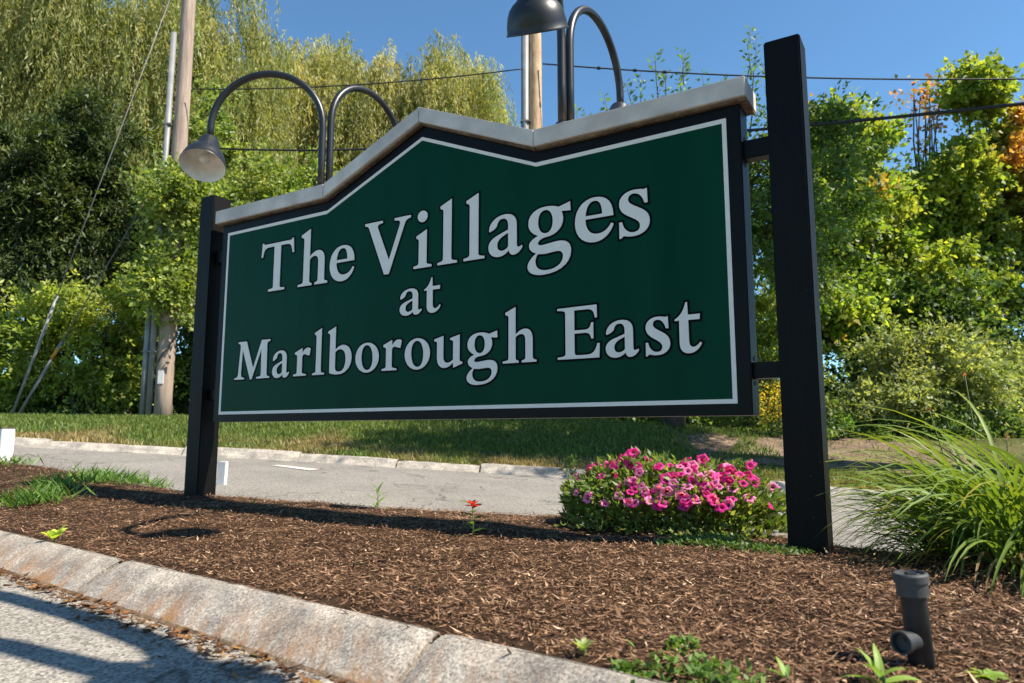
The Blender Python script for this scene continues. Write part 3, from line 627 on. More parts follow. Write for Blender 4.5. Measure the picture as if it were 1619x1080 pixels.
# ---- willows
def willow(base, label, lobes, nstrand, seedcols, tr, th, strand=(1.5, 4.2), per=46):
    base = Vector(base); t = empty('willow_tree', base, 0, label, 'tree', 'willows behind the poles'); b0 = np.array(base)
    starts = clusters(lobes); n = len(starts); pick = rng.integers(0, n, nstrand)
    s0 = starts[pick] + rng.normal(size=(nstrand, 3)) * np.array([.24, .24, .22])
    cen = np.array([base.x, base.y, 0]); out = s0 - cen; out[:, 2] = 0; out = unit(out)
    Ls = rng.uniform(*strand, nstrand); k = np.linspace(0, 1, per)[None, :, None]
    sway = rng.normal(size=(nstrand, 1, 3)) * .25
    path = s0[:, None, :] + out[:, None, :] * (np.sin(k * 1.3) * .55) * Ls[:, None, None] * .35 + sway * k ** 2
    path[:, :, 2] -= (k[:, :, 0] ** 1.25) * Ls[:, None] * 1.0 - .30 * np.sin(k[:, :, 0] * PI * .8) * (1 - k[:, :, 0])
    P = path.reshape(-1, 3) + rng.normal(size=(nstrand * per, 3)) * .03; m = len(P)
    ax = unit(rng.normal(size=(m, 3)) * .36 + np.array([0, 0, -.95]))
    ctint = palette(n, seedcols, .16)[pick].repeat(per, 0); cols = ctint * .75 + palette(m, seedcols, .22) * .25
    leaf_obj('crown', P - b0, ax, .14 + rng.random(m) * .11, .026 + rng.random(m) * .018, cols, M['willow'], t, .06)
    mb = MB(); mb.tube(wob((0, 0, -.4), (.3, 0, th), 6, .12), np.linspace(tr * 1.2, tr * .6, 7), 12); mb.build('trunk', M['bark'], t, True)
    mb = MB()
    for c in starts[rng.choice(n, 26, replace=False)]:
        e = Vector(c - b0); s_ = Vector((.3, 0, th)) * random.uniform(.6, 1); md = s_ + (e - s_) * .55 + Vector((0, 0, .5))
        mb.tube([s_, s_ + (md - s_) * .5 + Vector((0, 0, .2)), md, e], [tr * .42, tr * .3, tr * .18, tr * .05], 7)
    mb.build('limbs', M['bark'], t, True)
gz = .25
willow((-12.0, 21.5, gz), 'tall olive green willow overtopping the dark conifer', [((-12.5, 21.5, 10.6), (4.2, 3.0, 4.0), 150, .25), ((-15.5, 20.5, 10.5), (3.4, 2.2, 3.8), 80, .25), ((-9.6, 21, 11.0), (2.5, 2.2, 4.2), 100, .25), ((-14.5, 20, 13.5), (4.2, 2, 2.2), 90, .2)], 6200, OL, .42, 5.5)
willow((-5.0, 24.5, gz), 'lower rounded willow hanging behind the middle of the sign', [((-5.3, 24.5, 10.8), (3.2, 2.6, 3.2), 110, .3), ((-2.0, 24, 11.4), (2.2, 2.2, 2.8), 95, .3), ((-8.2, 24, 11.6), (2.2, 2.2, 3.6), 80, .3), ((-6.6, 24, 12.3), (2.4, 2.0, 1.8), 70, .25), ((-3.6, 24, 12.0), (2.2, 2.0, 1.7), 60, .25), ((-4, 23.5, 7.5), (5, 2, 2.8), 80, .2)], 5600, OL[:4] + [(.30, .28, .13)], .36, 4.6)

# ---- dark conifer at the left
def conifer(base, label, H, R, n):
    base = Vector(base); t = empty('conifer_tree', base, 0, label, 'tree'); P = []; A = []
    mbt = MB(); mbl = MB(); mbt.tube([(0, 0, -.3), (.05, 0, H * .5), (0, 0, H)], [.26, .16, .02], 10)
    nb = 120
    for i in range(nb):
        z = H * (.10 + .88 * (i / nb)); L = R * (1 - (z / H) ** 3.5) * random.uniform(.65, 1.1) + .3; a = random.uniform(0, 2 * PI)
        d = Vector((math.cos(a), math.sin(a), 0)); pts = [Vector((0, 0, z)) + d * L * f + Vector((0, 0, L * (.10 * f - .38 * f * f))) for f in np.linspace(0, 1, 6)]
        mbl.tube(pts, [.04, .034, .028, .02, .014, .006], 5); m = n // nb
        f = rng.random(m) ** .65; base_p = np.array([0, 0, z]) + np.array(d) * (L * f)[:, None]; base_p[:, 2] += L * (.10 * f - .38 * f * f)
        side = np.cross(np.array(d), [0, 0, 1]); w = (rng.random(m) - .5) * 2 * (1.05 - f) * L * .42
        q = base_p + side * w[:, None]; q[:, 2] -= np.abs(w) * .35 + rng.random(m) * .12; P.append(q)
        A.append(np.array(d) * .7 + side * np.sign(w)[:, None] * .5 + np.array([0, 0, -.45]) + rng.normal(size=(m, 3)) * .3)
    P = np.concatenate(P); A = np.concatenate(A); m = len(P)
    leaf_obj('crown', P, A, .13 + rng.random(m) * .14, .05 + rng.random(m) * .04, palette(m, DG, .25), M['needle'], t, .06, np.array([0, 0, 1.5]))
    mbt.build('trunk', M['bark'], t, True); mbl.build('limbs', M['bark'], t, True)
def hemlock(base, label, lobes, n, top):
    return broadleaf('conifer_tree', label, 'tree', base, lobes, n, .36, .19, [(.040, .070, .022), (.065, .100, .028), (.12, .15, .042), (.022, .042, .014)], .2, top, lw=.24, flat=.6, mat='needle', up=1.6, branches=46)
hemlock((-11.6, 16.8, gz), 'dark green conifer with drooping sprays behind the guy wires', blob((-11.3, 16.6, 5.4), (2.7, 1.5, 3.6), 40, 8, .36) + blob((-10.6, 16.2, 3.6), (2.6, 1.2, 1.8), 9, 10, .42), 100000, (-11.6, 16.8, 5.4))
hemlock((-8.3, 18.4, gz), 'narrower dark conifer in shade between the willow and the weathered pole', blob((-8.4, 18.4, 5.2), (1.5, 1.2, 3.2), 12, 11, .42), 42000, (-8.3, 18.4, 7.6))

# ---- shrubs and trees behind the bank
broadleaf('leafy_shrub', 'bright yellow green arching shrub behind the guy wires', 'shrub', (-8.9, 14.9, gz), blob((-8.7, 14.7, 1.9), (1.9, 1.0, 1.5), 12, 8, .4) + blob((-7.8, 14.5, 2.6), (.8, .6, .9), 5, 6) + blob((-10.3, 14.6, 1.6), (1.0, .8, 1.2), 6, 6), 26000, .42, .115, [(.22, .28, .05), (.16, .22, .04), (.27, .30, .08), (.10, .15, .03)], .05, (-8.9, 14.9, 2.0), stems=5, up=1.1)
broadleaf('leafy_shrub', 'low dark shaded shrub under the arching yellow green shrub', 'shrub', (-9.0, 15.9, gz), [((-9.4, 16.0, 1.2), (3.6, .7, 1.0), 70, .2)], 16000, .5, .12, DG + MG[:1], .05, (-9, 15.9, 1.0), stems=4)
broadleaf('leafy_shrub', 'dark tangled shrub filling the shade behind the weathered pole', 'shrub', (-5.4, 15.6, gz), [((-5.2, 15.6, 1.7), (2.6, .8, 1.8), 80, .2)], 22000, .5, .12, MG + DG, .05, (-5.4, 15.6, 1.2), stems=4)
broadleaf('vine_tree', 'light green small tree crowding the weathered pole and the outward turned lamp', 'tree', (-4.7, 15.0, gz), [((-4.6, 14.9, 4.2), (1.9, 1.0, 1.75), 80, .45), ((-6.1, 12.75, 4.3), (.6, .35, .55), 14, .3), ((-6.3, 12.75, 3.1), (.35, .2, .8), 12, .3), ((-6.2, 14.6, 4.0), (.7, .7, 1.8), 34, .4), ((-2.6, 15.2, 4.2), (1.6, .9, 1.6), 44, .4), ((-6.9, 15.4, 6.4), (.6, .6, 1.5), 24, .35)], 46000, .36, .11, YG, .13, (-4.8, 15.0, 4.2), stems=2)
# vine wrapped on the pole
n = 7000; a_ = rng.random(n) * 2 * PI; zv = rng.uniform(1.7, 5.0, n); rr = .17 + rng.random(n) ** 2 * .38
Pv = np.c_[np.cos(a_) * rr * 1.5 + .05, np.sin(a_) * rr, zv]; keep = (rng.random(n) < .35 + .65 * ((zv > 2.6) & (zv < 4.4))) & (rng.random(n) < np.where(Pv[:, 1] < -.1, .55, 1.0)); Pv = Pv[keep]; n = len(Pv)
t = empty('climbing_vine', PA, 0, 'green vine wrapped round the weathered utility pole', 'vine')
leaf_obj('foliage', Pv, rdir(n) + np.array([0, 0, -.6]), .10, .07, palette(n, YG), M['leaf'], t)
MB().tube([Vector((math.cos(k * .9) * .17, math.sin(k * .9) * .17, k * .22)) for k in range(22)], .014, 6).build('stem', M['bark'], t, True)

def young(name, label, base, lobes, sprigs, nleaf, lsize):
    t = broadleaf(name, label, 'tree', base, lobes, nleaf, .38, lsize, MG + [(.13, .17, .05)], .13, (base[0], base[1], 3.5), stems=2)
    b = Vector(base); mb = MB(); P = []; A = []
    for e in sprigs:
        e = Vector(e) - b; s_ = Vector((e.x * .9 + random.gauss(0, .12), e.y * .8, e.z - random.uniform(1.3, 1.9))); pts = wob(s_, e, 5, .03); mb.tube(pts, np.linspace(.016, .004, 6), 5)
        for k in range(64):
            f = (k + random.random()) / 64; i = min(int(f * 5), 4); q = pts[i] + (pts[i + 1] - pts[i]) * (f * 5 - i)
            aa = random.uniform(0, 2 * PI); A.append((math.cos(aa), math.sin(aa), .55)); P.append(q + Vector((math.cos(aa), math.sin(aa), .4)) * random.uniform(.01, .07 + .12 * (1 - f)))
    n = len(P); leaf_obj('sprig_leaves', np.array(P), np.array(A), .075 + rng.random(n) * .05, .05, palette(n, MG[:3]), M['leaf'], t); mb.build('sprigs', M['bark'], t, True)
yb = (2.75, 12.3, bank_z(2.75, 12.3))
sp_ = [at_y(px, py, 12.3 + dy) for px, py, dy in [(1036, 84, 0), (1078, 78, .2), (1082, 88, -.2), (1190, 42, 0), (1196, 60, .3), (1012, 118, 0), (955, 150, .1), (912, 172, 0), (1110, 118, .2), (1140, 125, -.1), (990, 130, .2), (1055, 110, 0), (1160, 130, .1), (1205, 100, 0), (925, 180, .2)]]
young('young_tree', 'open young tree with upright leafy shoots poking above the sign cap', yb, [((2.9, 11.9, 4.4), (1.5, 1.0, 1.0), 60, .3), ((4.6, 11.2, 3.6), (1.0, 1.2, 1.7), 64, .3), ((3.2, 10.6, 3.3), (1.3, .7, .8), 30, .3)], sp_, 27000, .10)

def maple_tint(hot):
    def f(P, c):
        n1 = np.array([noise.noise(Vector(p) * .55 + Vector((3, 1, 2))) for p in P]); w = np.clip((n1 - hot) * 5, 0, 1)[:, None]
        o = np.array([.33, .19, .05]) * (.7 + .6 * rng.random((len(P), 1))); return c * (1 - w) + o * w
    return f
ML = [(.16, .24, .042), (.12, .20, .036), (.23, .29, .055), (.075, .14, .028), (.29, .30, .06)]
MR = [(.16, .225, .042), (.22, .265, .05), (.29, .30, .055), (.09, .15, .03), (.14, .21, .04)]
broadleaf('maple_tree', 'green maple with orange tinged top beside the nearly bare tree', 'tree', (7.6, 15.4, -.05), blob((7.45, 15.3, 4.9), (1.75, 1.3, 2.6), 12, 14) + blob((6.4, 14.8, 3.0), (1.2, .9, 2.0), 7, 10) + blob((8.4, 15.4, 2.9), (1.3, 1.0, 1.6), 6, 10) + blob((8.7, 15.6, 4.9), (1.0, .8, 1.3), 6, 9) + blob((7.7, 15.2, 6.3), (1.3, .9, 1.2), 6, 10), 88000, .34, .12, ML, .17, (7.6, 15.4, 4.2), tints=maple_tint(.34), lw=.85, group='maples beyond the bank', branches=30)
broadleaf('maple_tree', 'taller maple turning yellow, under the thin overhead wire', 'tree', (11.0, 16.2, -.1), blob((11.5, 16.2, 5.7), (2.3, 1.5, 3.3), 14, 14) + blob((10.0, 15.6, 3.2), (1.6, 1.0, 1.8), 7, 12) + blob((10.3, 15.8, 5.2), (1.0, .9, 1.4), 6, 10) + blob((11.0, 15.8, 7.9), (1.0, .8, .9), 5, 10) + blob((13.2, 15.8, 4.4), (1.4, 1.2, 3.4), 7, 12), 100000, .36, .125, MR, .2, (11.1, 16.2, 5.0), tints=maple_tint(.36), lw=.85, group='maples beyond the bank', branches=34)
# thin bare stems with a few russet leaves in the gap
t = empty('bare_tree', (9.6, 16.4, -.1), 0, 'nearly bare thin stemmed tree with russet leaves between the maples', 'tree'); mb = MB(); P = []
for k in range(9):
    e = at_y(random.uniform(1425, 1490), random.uniform(120, 200), 16.4) - Vector((9.6, 16.4, -.1)); b_ = Vector((random.gauss(-.2, .12), random.gauss(0, .1), -.2))
    pts = wob(b_, e, 7, .07); mb.tube(pts, np.linspace(.05, .012, 8), 6)
    for q in pts[3:]: P += [q + Vector((random.gauss(0, .22), random.gauss(0, .22), random.gauss(0, .2))) for _ in range(26 if q is pts[-1] else 7)]
P = np.array(P); leaf_obj('crown', P, rdir(len(P)), .13, .10, palette(len(P), [(.30, .13, .06), (.24, .10, .07), (.32, .20, .07), (.16, .15, .05)]), M['leaf'], t); mb.build('trunk', M['bark'], t, True)
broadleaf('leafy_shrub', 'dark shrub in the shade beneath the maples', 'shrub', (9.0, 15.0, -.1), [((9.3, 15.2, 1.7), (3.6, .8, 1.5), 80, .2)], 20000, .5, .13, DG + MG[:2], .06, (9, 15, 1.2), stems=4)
broadleaf('leafy_shrub', 'broad rounded pale green shrub beyond the daylilies', 'shrub', (6.9, 12.2, -.15), blob((6.9, 12.0, .7), (2.1, 1.1, 1.25), 16, 10, .36) + blob((8.4, 12.4, .8), (1.4, .9, 1.2), 8, 9, .4) + [((6.5, 12.0, .25), (2.4, .7, .5), 40, .2)], 40000, .26, .085, PG, .04, (6.9, 12.2, .8), stems=5)
broadleaf('leafy_shrub', 'olive shrub showing between the sign edge and the petunia side post', 'shrub', (4.5, 12.6, 0), [((4.6, 12.8, 1.2), (.9, .6, 1.2), 40, .3)], 12000, .32, .09, YG, .04, (4.5, 12.6, 1.0), stems=4)
# extra cover behind the sign so gaps stay green from the side
broadleaf('leafy_shrub', 'mid green shrub mass directly behind the tan pole', 'shrub', (-.6, 15.6, gz), [((-.6, 15.8, 1.9), (2.6, .8, 1.6), 70, .3)], 17000, .5, .12, MG, .06, (-.6, 15.6, 1.5), stems=4)

broadleaf('leafy_shrub', 'low leafy shrub under the sign board behind the young tree', 'shrub', (2.4, 14.6, .1), [((2.4, 14.8, 1.0), (2.6, .7, 1.1), 60, .2)], 14000, .45, .11, MG + YG[:1], .05, (2.4, 14.6, 1), stems=4)
n = 60000; wx = rng.uniform(-70, 75, n); wy = 42 + rng.random(n) * 8; hh = 3.2 + 2.0 * np.array([noise.noise(Vector((a * .16, 1, 3))) for a in wx]); wz = rng.random(n) ** 1.2 * hh
o = leaf_obj('distant_woods', np.c_[wx, wy, wz + .1], rdir(n), .5, .38, palette(n, MG + DG), M['leaf'], None); tag(o, 'far belt of woods seen low between the trunks', 'woods', kind='stuff')
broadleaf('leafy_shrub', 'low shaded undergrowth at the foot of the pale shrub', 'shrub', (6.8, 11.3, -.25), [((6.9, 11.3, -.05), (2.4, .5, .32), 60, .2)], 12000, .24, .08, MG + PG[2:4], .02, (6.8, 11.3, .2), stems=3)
# yellow goldenrod beside the right post
t = empty('goldenrod', (4.25, 11.4, bank_z(4.25, 11.4)), 0, 'yellow goldenrod stems seen between the sign edge and the petunia side post', 'plant'); mb = MB(); P = []; Q = []
for k in range(16):
    b_ = Vector((random.gauss(0, .16), random.gauss(0, .12), -.05)); e = b_ + Vector((random.gauss(0, .1), random.gauss(0, .1), random.uniform(.5, .95))); pts = wob(b_, e, 4, .02); mb.tube(pts, .006, 5)
    P += [e + Vector((random.gauss(0, .05), random.gauss(0, .05), -random.random() * .28)) for _ in range(60)]; Q += [b_ + (e - b_) * random.random() for _ in range(30)]
P = np.array(P); Q = np.array(Q); leaf_obj('flower_heads', P, rdir(len(P)), .035, .03, palette(len(P), [(.45, .32, .02), (.5, .40, .04)]), M['leaf'], t)
leaf_obj('foliage', Q, rdir(len(Q)), .10, .025, palette(len(Q), MG), M['leaf'], t); mb.build('stems', M['bark'], t)

broadleaf('tall_tree', 'tall open tree standing past the daylilies beside the access road', 'tree', (9.4, 8.3, bank_z(9.4, 8.3)), blob((7.0, 8.3, 9.0), (2.9, 1.3, 2.4), 10, 6, .34) + blob((9.0, 8.0, 10.5), (2.0, 1.5, 2.2), 6, 7, .4), 15000, .5, .13, MG, .2, (9.2, 8.3, 8.0), lw=.7, branches=30)
# unseen added tree: its limb is shaped to throw the forked shadow on the asphalt
def over(px, py, h): g_ = at_z(px, py, FROAD); return g_ + sv * (h / sv.z)
tb = Vector((2.9, -5.2, FROAD + .1))
t = empty('added_shadow_tree', tb, 0, 'unseen added tree across the front road, forked limb shaped to cast its shadow', 'tree')
MB().tube(wob((0, 0, -.3), (-.1, .2, 4.6), 5, .05), np.linspace(.3, .16, 6), 12).build('trunk', M['bark'], t, True)
fork = over(330, 1085, 2.75) - tb; mb = MB()
mb.tube([Vector((-.08, .15, 2.6)), Vector((-.7, 2.2, 3.0)), Vector((-.95, 4.6, 3.0)), Vector((-1.2, 5.9, fork.z + .02)), fork], [.10, .085, .07, .062, .058], 9)
mb.tube([fork, over(240, 1022, 2.75) - tb, over(120, 978, 2.7) - tb, over(0, 945, 2.65) - tb, over(-250, 905, 2.7) - tb], [.062, .054, .050, .045, .034], 8)
mb.tube([fork, over(170, 1066, 2.8) - tb, over(0, 1022, 2.85) - tb, over(-220, 980, 2.9) - tb], [.058, .052, .046, .036], 8)
for k in range(10):
    e = Vector((random.uniform(-2.6, 2.6), random.uniform(-3, .5), random.uniform(5, 7.5))); mb.tube([Vector((-.1, .2, random.uniform(3, 4.5))), e * .6 + Vector((0, 0, 1)), e], [.09, .06, .02], 7)
mb.build('limbs', M['bark'], t, True)
n = 9000; cc_ = clusters([((0, -1.6, 6.6), (2.8, 2.2, 1.8), 50, .3)]); P = cc_[rng.integers(0, 50, n)] + rng.normal(size=(n, 3)) * .35
e = np.array(over(290, 1082, 2.75) - tb); P = np.r_[P, e + rng.normal(size=(160, 3)) * np.array([.09, .05, .05])]  # leaf cluster added at the unseen fork to widen its shadow
leaf_obj('crown', P, rdir(len(P)), .11, .06, palette(len(P), MG), M['leaf'], t)

# ------------------------------------------------------------------ lawn grass on the bank
n = 70000; gx = rng.uniform(-9.5, 7.5, n); gt = rng.random(n) ** 1.1 * 3.9
gy = np.interp(gx, fx, fy) + .06 + gt; gzv = np.array([bank_z(a, b) for a, b in zip(gx, gy)])
pn = np.array([noise.noise(Vector((a * .9, b * .9, 5))) for a, b in zip(gx, gy)]); bare = (gx > 2.7) & (gt > 1.0) & (pn + (gx - 2.7) * .12 > -.05)
dry = np.clip(1.0 - gt * 1.0 + pn * 1.9, 0, 1)[:, None]
gc = palette(n, [(.10, .165, .034), (.14, .205, .042), (.20, .24, .06)]) * (1 - dry) + palette(n, [(.33, .25, .11), (.25, .22, .08), (.40, .29, .15)]) * dry
kp = ~bare | (rng.random(n) < .06)
P = np.c_[gx, gy, gzv - .005][kp]; n = len(P); ax = unit(np.c_[rng.normal(size=(n, 2)) * .45, np.ones(n)])
o = leaf_obj('lawn_grass', P, ax, .05 + rng.random(n) * .06, .012 + rng.random(n) * .01, gc[kp], M['grass'], None, .05); tag(o, 'short green and straw coloured grass on the bank', 'grass', kind='stuff')
# leaf strewn dirt patch on the bank
mb = MB(); Vr = []; na = 40
for j in range(6):
    for i in range(na):
        a = 2 * PI * i / na; r = j / 5 * (1 + .25 * noise.noise(Vector((math.cos(a) * 2, math.sin(a) * 2, 7)))); x = 4.4 + math.cos(a) * 1.9 * r; y = far_y(x) + 2.0 + math.sin(a) * .95 * r; Vr.append((x, y, bank_z(x, y) + .012))
mb.add(Vr, [(j * na + i, j * na + (i + 1) % na, (j + 1) * na + (i + 1) % na, (j + 1) * na + i) for j in range(5) for i in range(na)])
tag(mb.build('dirt_patch', M['dirt'], smooth=True), 'bare dry dirt patch on the bank beside the young tree', 'dirt', kind='structure')

# ------------------------------------------------------------------ gutter litter
n = 4200; s_ = rng.uniform(-1.2, 6.2, n); dens = np.array([noise.noise(Vector((a * 1.3, 3, 1))) for a in s_]); off = .175 + np.abs(rng.normal(size=n)) * (.035 + .05 * np.clip(dens + .3, 0, 1)) + (s_ > 3.2) * rng.random(n) * .05
P = np.array([K0 + KE * a + KN * b for a, b in zip(s_, off)]); P[:, 2] = FROAD + .006 + rng.random(n) * .02
ax = unit(np.c_[rng.normal(size=(n, 2)), rng.normal(size=n) * .12]); big = rng.random(n) < .16
o = leaf_obj('leaf_litter', P, ax, np.where(big, rng.uniform(.035, .06, n), rng.uniform(.010, .030, n)), np.where(big, rng.uniform(.015, .03, n), rng.uniform(.004, .009, n)), palette(n, [(.12, .06, .03), (.20, .09, .035), (.07, .04, .025), (.28, .13, .045), (.34, .22, .06)], .2, [.3, .25, .25, .14, .06]), M['dryleaf'], None, .08, np.array([0, 0, 2.5]))
tag(o, 'dry brown leaves and twigs collected along the kerb foot', 'leaf litter', kind='stuff')
# gritty soil wedge at the kerb foot
mb = MB(); Vr = []; na = 120
for i in range(na + 1):
    p = K0 + KE * (-2 + 9.5 * i / na); w = .045 + .06 * max(0, noise.noise(Vector((i * .16, 2, 2))) + .25) + (.05 if i > 64 else 0)
    for b, zo in ((.165, .016), (.186, .006), (.186 + w * .4, .004), (.186 + w * .8, .0005)): q = p + KN * b; Vr.append((q.x, q.y, FROAD + .003 + zo))
mb.add(Vr, [(i * 4 + j, i * 4 + j + 1, i * 4 + j + 5, i * 4 + j + 4) for i in range(na) for j in range(3)])
tag(mb.build('gutter_soil', M['dirt'], smooth=True), 'gritty brown soil caught along the kerb foot', 'soil', kind='structure')

# ------------------------------------------------------------------ flowers, weeds, daylilies
def ribbon_mesh(name, L, W, lift, bend, twist, col0, col1, mat, n=9):
    V = []; c = []
    for i in range(n + 1):
        f = i / n; th = lift - bend * f ** 1.5
        if i == 0: p = Vector((0, 0, 0))
        else: p = p + Vector((math.cos(th), 0, math.sin(th))) * (L / n)
        w = W * (.55 + .45 * math.sin(min(f * 3, 1) * PI / 2)) * (1 - f ** 3.2) + .0006; ty = math.sin(f * 2.2 + twist) * .25
        nrm = Vector((-math.sin(th), 0, math.cos(th))); s = Vector((0, math.cos(ty), 0)) + nrm * math.sin(ty)
        for e in (-1, 0, 1): V.append(p + s * w * .5 * e - nrm * (.18 * w if e == 0 else 0)); c.append([col0[k] * (1 - f ** 2) + col1[k] * f ** 2 for k in range(3)])
    Fq = [(i * 3 + j, i * 3 + j + 1, i * 3 + j + 4, i * 3 + j + 3) for i in range(n) for j in range(2)]
    return arr_mesh(name, [tuple(v) for v in V], Fq, mat, np.array(c), True)
gr = (.15, .225, .035); g2 = (.10, .17, .028); ye = (.40, .33, .05); ora = (.40, .17, .04); tan = (.28, .19, .10)
blades = [ribbon_mesh('leaf_blade', L, w * 1.15, rad(li), rad(be), tw, a, b, M['grass']) for L, w, li, be, tw, a, b in
          [(.80, 0.0156, 74, 92, 0, g2, gr), (.72, 0.0140, 66, 104, 1, g2, gr), (.90, 0.0172, 80, 78, 2, gr, (.24, .28, .045)), (.62, 0.0133, 55, 96, .5, g2, (.26, .28, .05)), (.76, 0.0140, 70, 120, 1.5, gr, ye), (.84, 0.0156, 68, 84, 2.5, gr, gr),
           (.70, 0.0140, 48, 70, 1, g2, (.12, .18, .03)), (.66, .013, 60, 130, .2, (.2, .19, .04), ora), (.55, .012, 35, 70, 1.2, tan, tan)]]
def daylily(px, py, n, label, spread, bias, sm=1.0):
    p = at_z(px, py, -.5); t = empty('daylily_clump', (p.x, p.y, ground_bed(p.x, p.y) - .01), 0, label, 'daylily', 'daylilies beside the sign post')
    for k in range(n):
        o = link(bpy.data.objects.new('leaf_blade', random.choices(blades, [5, 5, 4, 4, 2.2, 5, 3, 1.3, 2.0])[0]), t)
        a = random.gauss(bias, 1.25) if random.random() < .6 else random.uniform(0, 2 * PI)
        r = random.random() * spread; o.location = (math.cos(a) * r * 1.0 + random.gauss(0, .04), math.sin(a) * r + random.gauss(0, .04), 0)
        o.rotation_euler = (random.gauss(0, .16), random.gauss(.12, .2), a); s = random.uniform(.62, 1.04) * sm; o.scale = (s, s, s)
    return t
daylily(1534, 868, 230, 'arching daylily clump closest to the sign post', .16, PI * .95, .84)
daylily(1596, 885, 260, 'big arching daylily clump spilling over the mulch behind the drain pipe', .20, PI * 1.0)
daylily(1655, 905, 170, 'daylily clump at the bed corner with blades drooping over the mulch', .2, PI * 1.1)
daylily(1700, 880, 170, 'tallest daylily clump leaning in past the bed corner clump', .2, PI * .95, 1.35)
t3 = daylily(1616, 846, 250, 'tall daylily clump with dried orange seed stalks nearest the pale shrub', .22, PI * .9, 1.3)
mbs = MB(); b_ = Vector(t3.location)
for px, py, y in [(1525, 592, 3.15), (1468, 645, 3.1), (1592, 690, 3.0), (1605, 735, 2.9)]:
    e = at_y(px, py, y) - b_; mb = MB(); mb.tube([Vector((e.x * .25, e.y * .2, 0)), Vector((e.x * .6, e.y * .5, e.z * .6)), e], [.004, .003, .002], 6); mb.build('flower_stalk', M['stem'] if py > 600 else M['stem'], t3, True)
    n = 7; leaf_obj('dried_flower', np.array(e)[None, :] + rng.normal(size=(n, 3)) * .004, rdir(n), .016, .009, palette(n, [(.45, .10, .04), (.5, .16, .06)] if py < 680 else [(.28, .13, .07), (.36, .2, .1)]), M['petal'], t3)

# petunias
def petunia_mesh(c0, c1):
    V = [(0, 0, -.022)]; c = [(.30, .02, .12)]; n = 20
    for ring, (r, z) in enumerate([(.006, -.012), (.012, .0), (.026, .006), (.033, .002)]):
        for i in range(n):
            a = 2 * PI * i / n; lob = 1 + (.14 * math.cos(5 * a) if ring > 1 else 0); V.append((math.cos(a) * r * lob, math.sin(a) * r * lob, z + (.003 * math.cos(10 * a) if ring == 3 else 0)))
            c.append([(.30, .02, .12), c1, c0, c0][ring])
    mb = MB(); Fc = [(0, 1 + (i + 1) % n, 1 + i) for i in range(n)] + [(1 + k * n + i, 1 + k * n + (i + 1) % n, 1 + (k + 1) * n + (i + 1) % n, 1 + (k + 1) * n + i) for k in range(3) for i in range(n)]
    me = bpy.data.meshes.new('flower'); me.from_pydata(V, [], Fc); me.materials.append(M['petal'])
    at = me.color_attributes.new('col', 'FLOAT_COLOR', 'POINT'); at.data.foreach_set('color', np.c_[np.array(c), np.ones(len(c))].astype(np.float32).ravel()); me.shade_smooth(); return me
pm = [petunia_mesh((.78, .055, .36), (.66, .045, .30)), petunia_mesh((.90, .30, .60), (.80, .16, .46)), petunia_mesh((.64, .03, .29), (.54, .025, .24))]
pc = S(-.745, .44); pzb = ground_bed(pc.x, pc.y)
t = empty('petunia_mound', (pc.x, pc.y, pzb), -YAW, 'bushy mound of magenta pink petunias under the sign', 'flowers')
def mound(f, a): return Vector((math.cos(a) * .585 * f, math.sin(a) * .34 * f, 0))
def mh(x, y): return .345 * max(0, 1 - (abs(x + .0) / .62) ** 2.6 - (abs(y) / .36) ** 2.2) ** .5 * (.92 + .22 * noise.noise(Vector((x * 5, y * 5, 2.2))) + .22 * noise.noise(Vector((x * 14, y * 14, 5)))) + .01
P = []; A = []
for k in range(9500):
    a = random.uniform(0, 2 * PI); f = math.sqrt(random.random()); q = mound(f, a); h = mh(q.x, q.y); z = h * (1 - random.random() ** 1.3 * .97); P.append((q.x, q.y, z)); A.append((q.x * 1.2 + random.gauss(0, .5), q.y * 2 + random.gauss(0, .5), .5 + random.gauss(0, .3)))
n = len(P); fo = leaf_obj('foliage', np.array(P), np.array(A), .026 + rng.random(n) * .030, .014 + rng.random(n) * .009, palette(n, [(.075, .125, .028), (.11, .165, .04), (.045, .085, .02), (.15, .18, .06)]), M['leaf'], t); fo['kind'] = 'stuff'
mb = MB()
for k in range(90):
    a = random.uniform(0, 2 * PI); q = mound(math.sqrt(random.random()), a); h = mh(q.x, q.y) * .9; mb.tube([Vector((q.x * .5, q.y * .5, -.02)), Vector((q.x * .9, q.y * .9, h * .5)), Vector((q.x, q.y, h))], [.003, .0025, .0015], 4)
mb.build('stems', M['bark'], t, True)
k = 0
while k < 140:
    x = random.uniform(-.56, .57); y = random.uniform(-.335, .18)
    if (x / .62) ** 2 + (y / .33) ** 2 > 1: continue
    if random.random() < .45:
        zf = random.uniform(.40, .95); x = random.triangular(-.55, .57, .25); y = -.36 * max(0, 1 - (abs(x) / .62) ** 2.6 - zf ** 2) ** .4545
        o = link(bpy.data.objects.new('flower', random.choice(pm)), t); nrm = Vector((x * .8 + random.gauss(0, .5), -1 + random.gauss(0, .3), .7 + random.gauss(0, .45))).normalized()
        o.location = Vector((x, y - .012, .345 * zf)); o.rotation_euler = nrm.to_track_quat('Z', 'Y').to_euler(); s = random.uniform(.5, 1.0); o.scale = (s, s * random.uniform(.75, 1), s * random.uniform(.8, 1.8)); k += 1; continue
    h = mh(x, y); den = .30 + .30 * (h > .25) + .35 * (x > .1)
    if h < .12 or random.random() > den: continue
    o = link(bpy.data.objects.new('flower', random.choice(pm)), t); nrm = Vector((x * .9 + random.gauss(0, .35), y * 2.2 - .35 + random.gauss(0, .5), .6)).normalized()
    o.location = Vector((x, y, h)) + nrm * .02; o.rotation_euler = nrm.to_track_quat('Z', 'Y').to_euler(); s = random.uniform(.5, 1.05); o.scale = (s, s * random.uniform(.7, 1), s * random.uniform(.8, 1.8)); k += 1

